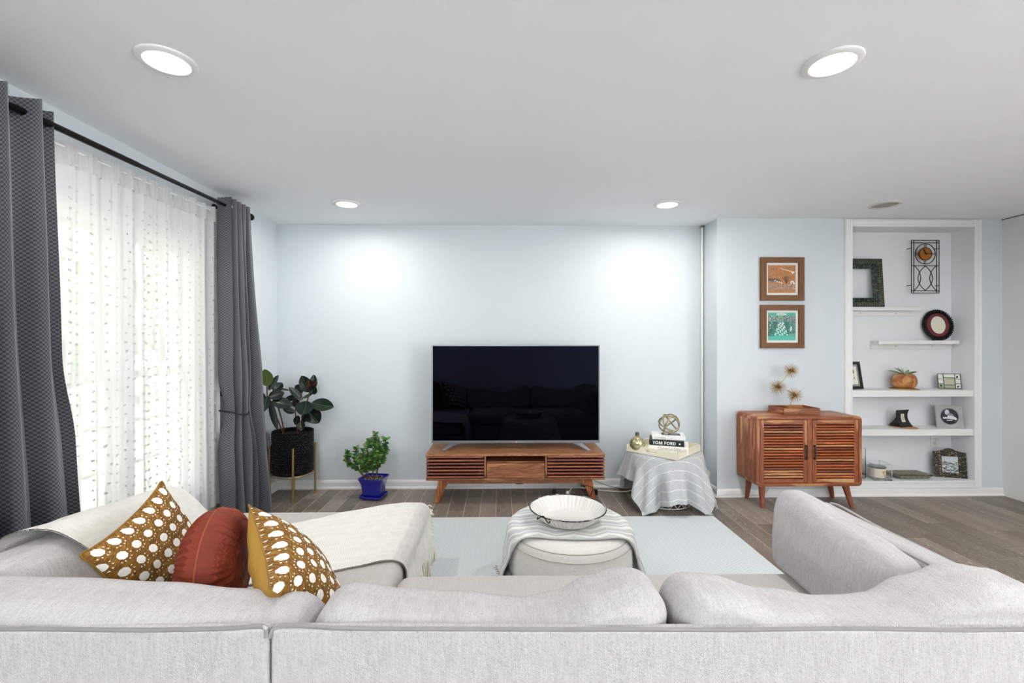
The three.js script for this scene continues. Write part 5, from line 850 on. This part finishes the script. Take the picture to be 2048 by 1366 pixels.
{ // carved green frame leaning on the ledge
  const t = thing('carved_frame', 'empty carved frame in worn dark green, on the upper ledge', 'picture frame', [3.287, 1.6685, -4.083]); t.rotation.x = -0.07;
  const W = 0.39, H = 0.445, bw = 0.088, R = rng(18), gm = std({ map: tex(256, 256, 0.2, 0.2, (u, v) => { const n = fbm(u * 14, v * 14, 14, 14, 4, 4); return n > 0.66 ? [92, 98, 80] : n > 0.54 ? [20, 62, 52] : [8, 20, 19]; }), roughness: 0.5 }), dk = std({ color: 0x0c1614, roughness: 0.5 }), pale = std({ color: 0x767961, roughness: 0.6 });
  const prof = [[0, 0], [bw, 0], [bw, 0.008], [bw - 0.012, 0.012], [bw - 0.03, 0.013], [bw - 0.036, 0.02], [0.03, 0.03], [0.008, 0.026], [0, 0.02]];
  for (const [L, a, dx, dy] of [[W, 0, 0, 0], [W, PI, 0, H], [H, PI / 2, W / 2, H / 2], [H, -PI / 2, -W / 2, H / 2]]) {
    const g = sheet((u, v) => { const k = v * (prof.length - 1), i = Math.min(Math.floor(k), prof.length - 2), f = k - i, o = lerp(prof[i][0], prof[i + 1][0], f), z = lerp(prof[i][1], prof[i + 1][1], f); return V(lerp(-L / 2 + o, L / 2 - o, 1 - u), o, z); }, 20, (prof.length - 1) * 2, { th: 0, uw: L, uh: 0.12 });
    const rail = mesh('rail', g.rotateZ(a).translate(dx, dy, 0), gm, t);
    const sc = []; for (let x = -L / 2 + 0.03; x < L / 2 - 0.02; x += 0.022) for (const o of [0.016, 0.04]) { const p = []; for (let q = 0; q <= 8; q++) { const th = q / 8 * 4.6 + R() * 0.2 + o * 50, r = 0.011 * (1 - q / 10); p.push([x + Math.cos(th) * r, o + Math.sin(th) * r, 0.029 + 0.002 * Math.sin(q)]); } sc.push(tube(p, 0.0023, 14, 5)); }
    mesh('scrollwork', merge(sc).rotateZ(a).translate(dx, dy, 0), R() > 0.5 ? pale : pale, rail);
  }
}
{ // wrought clock
  const W = 0.256, H = 0.482, t = thing('wall_clock', 'black wire wall clock with a copper face and Roman numerals', 'clock', [3.893, 2.044, NZ + 0.045]);
  const wr = (a, b, r = 0.0032) => rod([...a, 0], [...b, 0], r, r, 8), F = [];
  for (const x of [-W / 2, -W / 2 + 0.022, W / 2 - 0.022, W / 2]) F.push(wr([x, -H / 2], [x, H / 2]));
  for (const y of [-H / 2, -H / 2 + 0.022, H / 2 - 0.022, H / 2, 0.01]) F.push(wr([-W / 2, y], [W / 2, y]));
  for (const s of [-1, 1]) { F.push(tube([[s * 0.1, 0.008, 0], [s * 0.062, -0.035, 0], [s * 0.042, -0.105, 0], [s * 0.062, -0.17, 0], [s * 0.1, -0.216, 0]], 0.003, 28, 6)); F.push(tube([[0, 0.008, 0], [s * 0.042, -0.035, 0], [s * 0.068, -0.105, 0], [s * 0.042, -0.175, 0], [0, -0.216, 0]], 0.003, 28, 6)); }
  mesh('frame', F, M.blackMetal, t);
  for (const [sx, sy] of [[-1, 1], [1, 1], [-1, -1], [1, -1]]) mesh('standoff', rod([sx * (W / 2 + 0.004), sy * 0.17, 0], [sx * (W / 2 + 0.004), sy * 0.17, -0.045], 0.003, 0.003, 8), M.blackMetal, t);
  const cy = 0.118; mesh('dial_ring', new THREE.TorusGeometry(0.093, 0.0032, 8, 64).translate(0, cy, 0), M.blackMetal, t);
  const face = mesh('face', rod([0, cy, -0.012], [0, cy, 0.004], 0.057, 0.057, 48), std({ color: 0xb0702a, roughness: 0.42, metalness: 0.5 }), t, 'copper coloured dial');
  mesh('face_rim', new THREE.TorusGeometry(0.058, 0.003, 8, 56).translate(0, cy, 0.003), M.blackMetal, t);
  mesh('hand', box(0.006, 0.062, 0.002).translate(0, 0.024, 0).rotateZ(0.52).translate(0, cy, 0.008), M.black, t); mesh('hand', box(0.007, 0.062, 0.002).translate(0, 0.026, 0).rotateZ(-1.57).translate(0, cy, 0.0075), M.black, t);
  const n = (pts) => pts.map(([a, b, c, d]) => rod([a, cy + b, 0], [c, cy + d, 0], 0.0018, 0.0018, 6));
  mesh('numeral', n([[-0.014, 0.062, -0.002, 0.09], [-0.002, 0.062, -0.014, 0.09], [0.004, 0.062, 0.004, 0.09], [0.011, 0.062, 0.011, 0.09]]), M.black, t); // XII
  mesh('numeral', n([[0.062, 0.006, 0.092, 0.006], [0.062, 0, 0.092, 0], [0.062, -0.006, 0.092, -0.006]]), M.black, t);                               // III
  mesh('numeral', n([[-0.002, -0.062, -0.008, -0.09], [-0.014, -0.062, -0.008, -0.09], [0.006, -0.062, 0.006, -0.09]]), M.black, t);                      // VI
  mesh('numeral', n([[-0.062, 0.006, -0.092, 0.006], [-0.062, 0, -0.092, -0.008], [-0.062, -0.012, -0.092, -0.002]]), M.black, t);                       // IX
}
{ // oval frame
  const t = thing('oval_frame', 'black beaded oval frame with burgundy mat on the lower ledge', 'picture frame', [4.005, 1.3705, -4.075], -0.25); t.rotation.set(-0.12, -0.28, 0.08, 'YXZ');
  const rx = 0.118, ry = 0.143, yc = 0.141;
  const ell = (sx, sy, d0, d1) => { const s = new THREE.Shape(); s.absellipse(0, 0, sx, sy, 0, TAU); return new THREE.ExtrudeGeometry(s, { depth: d1 - d0, bevelEnabled: false, curveSegments: 40 }).translate(0, yc, d0); };
  mesh('back_board', ell(rx - 0.004, ry - 0.004, -0.012, 0), M.black, t); mesh('mat_board', ell(rx * 0.7, ry * 0.75, 0, 0.004), std({ color: 0x6b2733, roughness: 0.8 }), t, 'burgundy oval mat'); mesh('print', ell(rx * 0.46, ry * 0.56, 0.004, 0.0055), std({ color: 0xd8d6c4, roughness: 0.7 }), t);
  const bd = []; for (let ring = 0; ring < 3; ring++) for (let i = 0; i < 44; i++) { const a = (i + ring / 3) / 44 * TAU, k = 1 - ring * 0.095; bd.push(new THREE.SphereGeometry(0.0072, 7, 5).translate(Math.cos(a) * (rx - 0.004) * k, yc + Math.sin(a) * (ry - 0.004) * k, 0.002 + (ring === 1 ? 0.005 : 0))); }
  mesh('beaded_rim', bd, phy({ color: 0x0a0808, roughness: 0.25 }), t); mesh('easel_leg', box(0.05, 0.2, 0.004).rotateX(0.32).translate(0, 0.1, -0.04), M.black, t);
}
const S1 = 0.9305, S2 = 0.5865, S3 = NY0 + 0.0005;
const botanical = paint(256, 384, (c, w, h) => { c.fillStyle = '#ecebdf'; c.fillRect(0, 0, w, h); c.fillStyle = '#8a9a58'; c.beginPath(); c.ellipse(140, 110, 30, 46, 0, 0, TAU); c.fill(); c.strokeStyle = '#6d7a48'; c.lineWidth = 5; c.beginPath(); c.moveTo(140, 150); c.lineTo(146, 300); c.stroke(); c.fillStyle = '#77733c'; c.fillRect(134, 230, 30, 40); });
picture('black_frame', 'black framed botanical print at the left end of the upper alcove shelf', 'picture frame', [3.205, S1 + 0.001, -4.062], 0.165, 0.245, 0.022, 0.016, M.black, botanical, 0.02, { base: true, tilt: -0.16, turn: 0.2, strut: true, matColor: 0x9a9a98 });
{ // wooden pot with an air plant, on a woven mat
  const d = thing('woven_mat', 'small braided jute mat under the round wooden pot', 'mat', [3.643, S1, -4.045], 0.4), jute = std({ color: 0xc2a173, roughness: 1 });
  const ringG = []; for (let k = 0; k < 6; k++) ringG.push(new THREE.TorusGeometry(0.012 + k * 0.0165, 0.0034, 6, 40 + k * 8).rotateX(PI / 2).translate(0, 0.0036, 0)); mesh('braid', ringG, jute, d); mesh('loop_edge', Array.from({ length: 22 }, (_, i) => new THREE.TorusGeometry(0.007, 0.0022, 5, 12).rotateX(PI / 2).translate(Math.cos(i / 22 * TAU) * 0.1, 0.0026, Math.sin(i / 22 * TAU) * 0.1)), jute, d);
  const t = thing('wooden_pot', 'round turned-wood pot on the upper alcove shelf', 'pot', [3.643, S1 + 0.0075, -4.045]); t.rotation.y = 0.6;
  const g = lathe([[0, 0], [0.045, 0.0005], ...Array.from({ length: 17 }, (_, i) => { const a = lerp(-1.05, 1.0, i / 16); return [0.03 + 0.062 * Math.cos(a), 0.066 + 0.075 * Math.sin(a)]; }), [0.056, 0.131], [0.058, 0.118], [0, 0.11]], 64); { const uv = g.attributes.uv, p = g.attributes.position; for (let i = 0; i < uv.count; i++) uv.setXY(i, uv.getX(i) * 0.5, p.getY(i) * 0.35); }
  mesh('bowl', g, std({ map: wood(91, [150, 86, 40], [206, 146, 88], [226, 180, 124], 0.5, 256, 256, 0.5, 0.6), roughness: 0.4 }), t);
  const p = thing('trailing_plant', 'small variegated leafy sprig growing from the round wooden pot', 'plant', [3.643, S1 + 0.13, -4.045]), lm = std({ color: 0x5d7048, roughness: 0.5 }), lm2 = std({ color: 0x8b9870, roughness: 0.5 });
  [[-0.14, 0.035, 0.01, 0.028], [-0.10, 0.06, 0.03, 0.026], [-0.05, 0.06, -0.01, 0.022], [0.09, 0.02, 0.04, 0.026], [0.06, 0.035, 0.0, 0.022], [-0.12, 0.02, 0.05, 0.024], [0.03, 0.02, 0.06, 0.022]].forEach(([x, y, z, w], i) => { const dir = V(x, y, z), L = dir.length(); mesh('leaf', aim(leafGeo(L, w, { cup: 0.15, droop: 0.35, th: 0.0015, n: 10 }), V(0, 0, 0), dir.add(V(0, 0.03, 0)), V(0, 0.8, 0.5)), i % 2 ? lm : lm2, p); });
  mesh('stem', tube([[0, -0.012, 0], [-0.01, 0.03, 0.0], [-0.03, 0.055, 0.01]], 0.002, 10, 5), lm, p);
}
{ // leaded glass frame
  const t = thing('leaded_glass_frame', 'small leaded glass picture frame at the right of the upper shelf', 'picture frame', [4.075, S1 + 0.001, -4.06], -0.22); t.rotation.set(-0.12, -0.22, 0, 'YXZ');
  const W = 0.175, H = 0.135, lead = std({ color: 0x3a3c3a, roughness: 0.4, metalness: 0.6 }), L = [], seg = (a, b, c, d) => L.push(rod([a, b, 0.004], [c, d, 0.004], 0.0024, 0.0024, 6));
  const xs = [-W / 2, -W / 2 + 0.043, W / 2 - 0.043, W / 2], ys = [0.003, 0.035, H - 0.035, H];
  for (const x of xs) seg(x, ys[0], x, ys[3]); seg(xs[0], ys[0], xs[3], ys[0]); seg(xs[0], ys[3], xs[3], ys[3]); seg(xs[1], ys[1], xs[2], ys[1]); seg(xs[1], ys[2], xs[2], ys[2]); for (const y of [0.047, 0.088]) { seg(xs[2], y, xs[3], y); seg(xs[0], y, xs[1], y); }
  mesh('leading', L, lead, t);
  const pane = [phy({ color: 0xdfe4dc, roughness: 0.25, specularIntensity: 1 }), phy({ color: 0xa9ae94, roughness: 0.25 })], pn = (a, b, c, d, m, l) => mesh('pane', box(c - a - 0.003, d - b - 0.003, 0.003).translate((a + c) / 2, (b + d) / 2, 0.002), pane[m], t);
  pn(xs[0], ys[0], xs[1], 0.047, 1); pn(xs[0], 0.047, xs[1], 0.088, 0); pn(xs[0], 0.088, xs[1], ys[3], 0); pn(xs[2], ys[0], xs[3], 0.047, 0); pn(xs[2], 0.047, xs[3], 0.088, 0); pn(xs[2], 0.088, xs[3], ys[3], 0); pn(xs[1], ys[0], xs[2], ys[1], 1); pn(xs[1], ys[2], xs[2], ys[3], 0);
  mesh('print', box(xs[2] - xs[1] - 0.003, ys[2] - ys[1] - 0.003, 0.002).translate(0, (ys[1] + ys[2]) / 2, 0.001), std({ color: 0xb9b7a2, roughness: 0.5 }), t);
  mesh('leaf_motif', [aim(leafGeo(0.032, 0.012, { n: 6 }), V(xs[2] + 0.012, 0.095, 0.006), V(0.4, 1, 0), V(0, 0, 1)), aim(leafGeo(0.03, 0.012, { n: 6 }), V(xs[2] + 0.008, 0.012, 0.006), V(1, 0.7, 0), V(0, 0, 1)), aim(leafGeo(0.03, 0.014, { n: 6 }), V(xs[0] + 0.02, 0.014, 0.006), V(0.1, 1, 0), V(0, 0, 1))], lead, t);
  mesh('easel_leg', box(0.04, 0.1, 0.003).rotateX(0.4).translate(0, 0.05, -0.026), lead, t);
}
{ // curved black frame on a raffia coaster
  const d = thing('raffia_coaster', 'small round raffia coaster under the curved black frame', 'coaster', [3.633, S2, -4.04]), rf = std({ color: 0xc99a72, roughness: 1 });
  const g = []; for (let k = 0; k < 5; k++) g.push(new THREE.TorusGeometry(0.014 + k * 0.0185, 0.0034, 6, 44 + k * 8).rotateX(PI / 2).translate(0, 0.0036, 0)); for (let i = 0; i < 26; i++) { const a = i / 26 * TAU; g.push(rod([Math.cos(a) * 0.02, 0.004, Math.sin(a) * 0.02], [Math.cos(a) * 0.104, 0.003, Math.sin(a) * 0.104], 0.002, 0.002, 5)); } mesh('weave', g, rf, d);
  const t = thing('curved_frame', 'black concave photo frame on the lower alcove shelf', 'picture frame', [3.636, S2 + 0.0075, -4.035]); t.rotation.set(0, 0.24, 0, 'YXZ');
  const f = (off) => (u, v) => { const x = (u - 0.5) * (0.128 + 0.02 * Math.pow(2 * v - 1, 2)), y = v * 0.148, k = 4 * (v - 0.5) * (v - 0.5); return V(x, y, 0.022 * k - 0.034 * v - 0.002 + off); };
  mesh('frame', sheet(f(0), 14, 18, { th: 0.006 }), phy({ color: 0x0c0c0c, roughness: 0.3 }), t);
  const card = paint(96, 160, (c, w, h) => { c.fillStyle = '#dcdac2'; c.fillRect(0, 0, w, h); c.fillStyle = '#8d8b6c'; c.fillRect(36, 18, 24, 6); c.fillRect(44, 26, 10, 4); c.fillStyle = '#c3c2b2'; c.fillRect(24, 60, 48, 60); });
  mesh('print', sheet((u, v) => f(0.0042)(lerp(0.34, 0.68, u), lerp(0.28, 0.76, v)), 6, 10, { th: 0, uw: 1, uh: 1 }), std({ map: card, roughness: 0.6 }), t);
  mesh('easel_leg', new THREE.ExtrudeGeometry(shape2([[0, 0], [0.075, 0], [0.03, 0.055], [0, 0.11]]), { depth: 0.04, bevelEnabled: false }).rotateY(PI / 2).translate(-0.06, 0.001, -0.016), M.black, t);
}
{ // embossed silver frame
  const t = thing('silver_frame', 'embossed silver square frame with a round black-and-white photo', 'picture frame', [4.042, S2 + 0.001, -4.028]); t.rotation.set(-0.13, -0.2, 0, 'YXZ');
  const W = 0.205, H = 0.195, s = shape2([[-W / 2, 0], [W / 2, 0], [W / 2, H], [-W / 2, H]]), ho = new THREE.Path(); ho.absellipse(0, H / 2, 0.071, 0.071, 0, TAU, true); s.holes.push(ho);
  const emb = grey(256, 256, 0.06, 0.06, (u, v) => Math.abs(Math.sin(fbm(u * 5, v * 5, 5, 5, 3, 2) * 14)));
  mesh('frame', new THREE.ExtrudeGeometry(s, { depth: 0.01, bevelEnabled: true, bevelSize: 0.002, bevelThickness: 0.002, bevelSegments: 2, curveSegments: 40 }), std({ color: 0xb9bbba, roughness: 0.5, metalness: 0.15, bumpMap: emb, bumpScale: 0.002 }), t);
  mesh('inner_ring', new THREE.TorusGeometry(0.071, 0.0035, 8, 60).translate(0, H / 2, 0.011), M.silver, t);
  const ph = paint(256, 256, (c, w, h) => { c.fillStyle = '#2c333a'; c.fillRect(0, 0, w, h); c.fillStyle = '#c9cdd0'; c.beginPath(); c.ellipse(104, 60, 34, 44, 0.1, 0, TAU); c.fill(); c.fillStyle = '#8f979c'; c.beginPath(); c.ellipse(150, 110, 50, 34, 0.4, 0, TAU); c.fill(); c.fillStyle = '#e2e4e4'; c.beginPath(); c.ellipse(170, 150, 70, 30, 0.3, 0, TAU); c.fill(); c.fillRect(40, 140, 150, 26); c.fillStyle = '#1b1f24'; c.fillRect(60, 176, 150, 60); c.fillStyle = '#d6d8d8'; c.fillRect(90, 184, 80, 16); });
  const cg = new THREE.CircleGeometry(0.07, 40).translate(0, H / 2, 0.006); mesh('photo', cg, std({ map: ph, roughness: 0.3 }), t);
  mesh('back_board', box(W - 0.01, H - 0.01, 0.003).translate(0, H / 2, -0.003), M.black, t); mesh('easel_leg', box(0.05, 0.16, 0.003).rotateX(0.42).translate(0, 0.078, -0.04), M.black, t);
}
{ // bottom of the alcove
  const v = thing('glass_vase', 'tall clear glass vase standing behind the cabinet corner in the alcove', 'vase', [3.225, S3, -4.04]);
  mesh('body', lathe([[0, 0.001], [0.05, 0.001], [0.052, 0.008], [0.05, 0.27], [0.0475, 0.272], [0.046, 0.27], [0.048, 0.014], [0, 0.013]], 40), phy({ color: 0xffffff, roughness: 0.02, transmission: 1, thickness: 0.004, ior: 1.45 }), v);
  const c = thing('candle_holder', 'square clear glass candle holder with a cream candle', 'candle', [3.372, S3, -4.02]); c.rotation.y = -0.08;
  const gl = phy({ color: 0xffffff, roughness: 0.02, transmission: 1, thickness: 0.006, ior: 1.45 }), A = 0.155, gh = 0.142;
  mesh('glass_box', [box(A, 0.012, A, { r: 0.002 }).translate(0, 0.007, 0)], gl, c);
  for (let k = 0; k < 4; k++) mesh('glass_side', new THREE.PlaneGeometry(A - 0.001, gh - 0.014).translate(0, gh / 2 + 0.006, A / 2 - 0.003).rotateY(k * PI / 2), M.glass, c);
  { const e = [], h = A / 2 - 0.003, ys = [0.013, gh]; for (const x of [-h, h]) for (const z of [-h, h]) e.push(rod([x, ys[0], z], [x, ys[1], z], 0.0018, 0.0018, 6)); for (const y of ys) for (const q of [-h, h]) { e.push(rod([-h, y, q], [h, y, q], 0.0016, 0.0016, 6)); e.push(rod([q, y, -h], [q, y, h], 0.0016, 0.0016, 6)); } mesh('glass_edges', e, std({ color: 0xc9d0d0, roughness: 0.2 }), c); }
  mesh('candle', lathe([[0, 0.015], [0.06, 0.015], [0.064, 0.02], [0.064, 0.095], [0.06, 0.1], [0, 0.1]], 40), std({ color: 0xe6dfcf, roughness: 0.6 }), c, 'cream pillar candle'); mesh('lid', lathe([[0, 0.1015], [0.065, 0.1015], [0.066, 0.112], [0, 0.112]], 40), M.silver, c, 'silver candle lid');
  const lab = paint(128, 128, (q) => { q.clearRect(0, 0, 128, 128); q.fillStyle = '#e6dfcf'; q.fillRect(0, 0, 128, 128); q.strokeStyle = '#a8742c'; q.lineWidth = 9; q.beginPath(); q.moveTo(20, 30); q.lineTo(64, 14); q.lineTo(110, 50); q.lineTo(96, 100); q.lineTo(60, 116); q.lineTo(40, 70); q.closePath(); q.stroke(); q.fillStyle = '#c79a50'; q.beginPath(); q.arc(38, 40, 18, 0, TAU); q.fill(); });
  mesh('emblem', new THREE.CylinderGeometry(0.0645, 0.0645, 0.066, 16, 1, true, -0.1, 1.0).translate(0, 0.055, 0), std({ map: lab, roughness: 0.4 }), c, 'gold printed emblem');
  const p = thing('glass_platter', 'rectangular textured grey-green platter lying on the alcove floor', 'platter', [3.675, S3, -4.045]);
  mesh('dish', sheet((u, q) => { const x = (u - 0.5) * 0.315, z = (0.5 - q) * 0.15, e = Math.max(Math.abs(u - 0.5) * 2, Math.abs(q - 0.5) * 2), sk = (0.5 - q) * -0.06; return V(x * (1 + 0.04 * smooth(0.7, 1, e)) - sk * 0.5, 0.006 + 0.032 * smooth(0.72, 1, e) + 0.0012 * noise(u * 40, q * 22, 99, 99, 3), z * (1 + 0.04 * smooth(0.7, 1, e))); }, 44, 26, { th: 0.006, uw: 0.315, uh: 0.15 }), phy({ map: tex(128, 128, 0.05, 0.05, (u, v) => mix3([98, 96, 80], [168, 166, 146], fbm(u * 10, v * 10, 10, 10, 6, 3))), roughness: 0.25, metalness: 0.3 }), p);
  const sea = paint(256, 288, (q, w, h) => { const R = rng(3); q.fillStyle = '#c6ccd0'; q.fillRect(0, 0, w, h); for (let i = 0; i < 420; i++) { const y = 90 + R() * 200; q.fillStyle = ['#f2f4f4', '#4e5458', '#868c90', '#24282c'][Math.floor(R() * 4)]; q.fillRect(R() * w, y, 14 + R() * 50, 2 + R() * 5); } });
  const b = thing('mosaic_frame', 'black and gold mosaic photo frame with an arched top, on the alcove floor', 'picture frame', [4.055, S3 + 0.001, -4.035]); b.rotation.set(-0.1, -0.32, 0, 'YXZ');
  const W = 0.235, H = 0.235, s = new THREE.Shape(); s.moveTo(-W / 2, 0); s.lineTo(W / 2, 0); s.lineTo(W / 2, H - 0.012); s.bezierCurveTo(W * 0.2, H - 0.006, W * 0.1, H + 0.022, 0, H + 0.022); s.bezierCurveTo(-W * 0.1, H + 0.022, -W * 0.2, H - 0.006, -W / 2, H - 0.012); s.closePath();
  const hole = new THREE.Path(); hole.moveTo(-0.062, 0.04); hole.lineTo(-0.062, 0.186); hole.lineTo(0.062, 0.186); hole.lineTo(0.062, 0.04); hole.closePath(); s.holes.push(hole);
  mesh('frame', new THREE.ExtrudeGeometry(s, { depth: 0.012, bevelEnabled: true, bevelSize: 0.001, bevelThickness: 0.0015, bevelSegments: 2 }), std({ map: tex(256, 256, 0.12, 0.12, (u, v) => { const n = fbm(u * 24, v * 30, 24, 30, 3, 2); return n > 0.72 ? [206, 190, 130] : n > 0.69 ? [96, 84, 48] : [9, 8, 9]; }), roughness: 0.35, metalness: 0.2 }), b);
  mesh('photo', new THREE.PlaneGeometry(0.124, 0.146).translate(0, 0.113, 0.006), std({ map: sea, roughness: 0.25 }), b); mesh('back_board', box(W - 0.01, H - 0.02, 0.003).translate(0, H / 2, -0.003), M.black, b); mesh('easel_leg', box(0.06, 0.18, 0.003).rotateX(0.36).translate(0, 0.087, -0.036), M.black, b);
  const o = thing('wall_outlet', 'white double wall outlet at the back of the alcove below the shelves', 'outlet', [4.02, 0.44, NZ]);
  mesh('plate', box(0.074, 0.118, 0.006, { r: 0.0025, seg: 2 }).translate(0, 0, 0.003), std({ color: 0xe6e5e0, roughness: 0.4 }), o);
  for (const y of [-0.02, 0.02]) { const r = mesh('socket', rod([0, y, 0.005], [0, y, 0.0075], 0.0165, 0.0165, 24), std({ color: 0xe0dfda, roughness: 0.4 }), o); mesh('slot', [box(0.002, 0.008, 0.001).translate(-0.006, y + 0.003, 0.0078), box(0.002, 0.008, 0.001).translate(0.006, y + 0.003, 0.0078), box(0.004, 0.004, 0.001).translate(0, y - 0.008, 0.0078)], M.black, r); }
}

renderer.render(scene, camera);
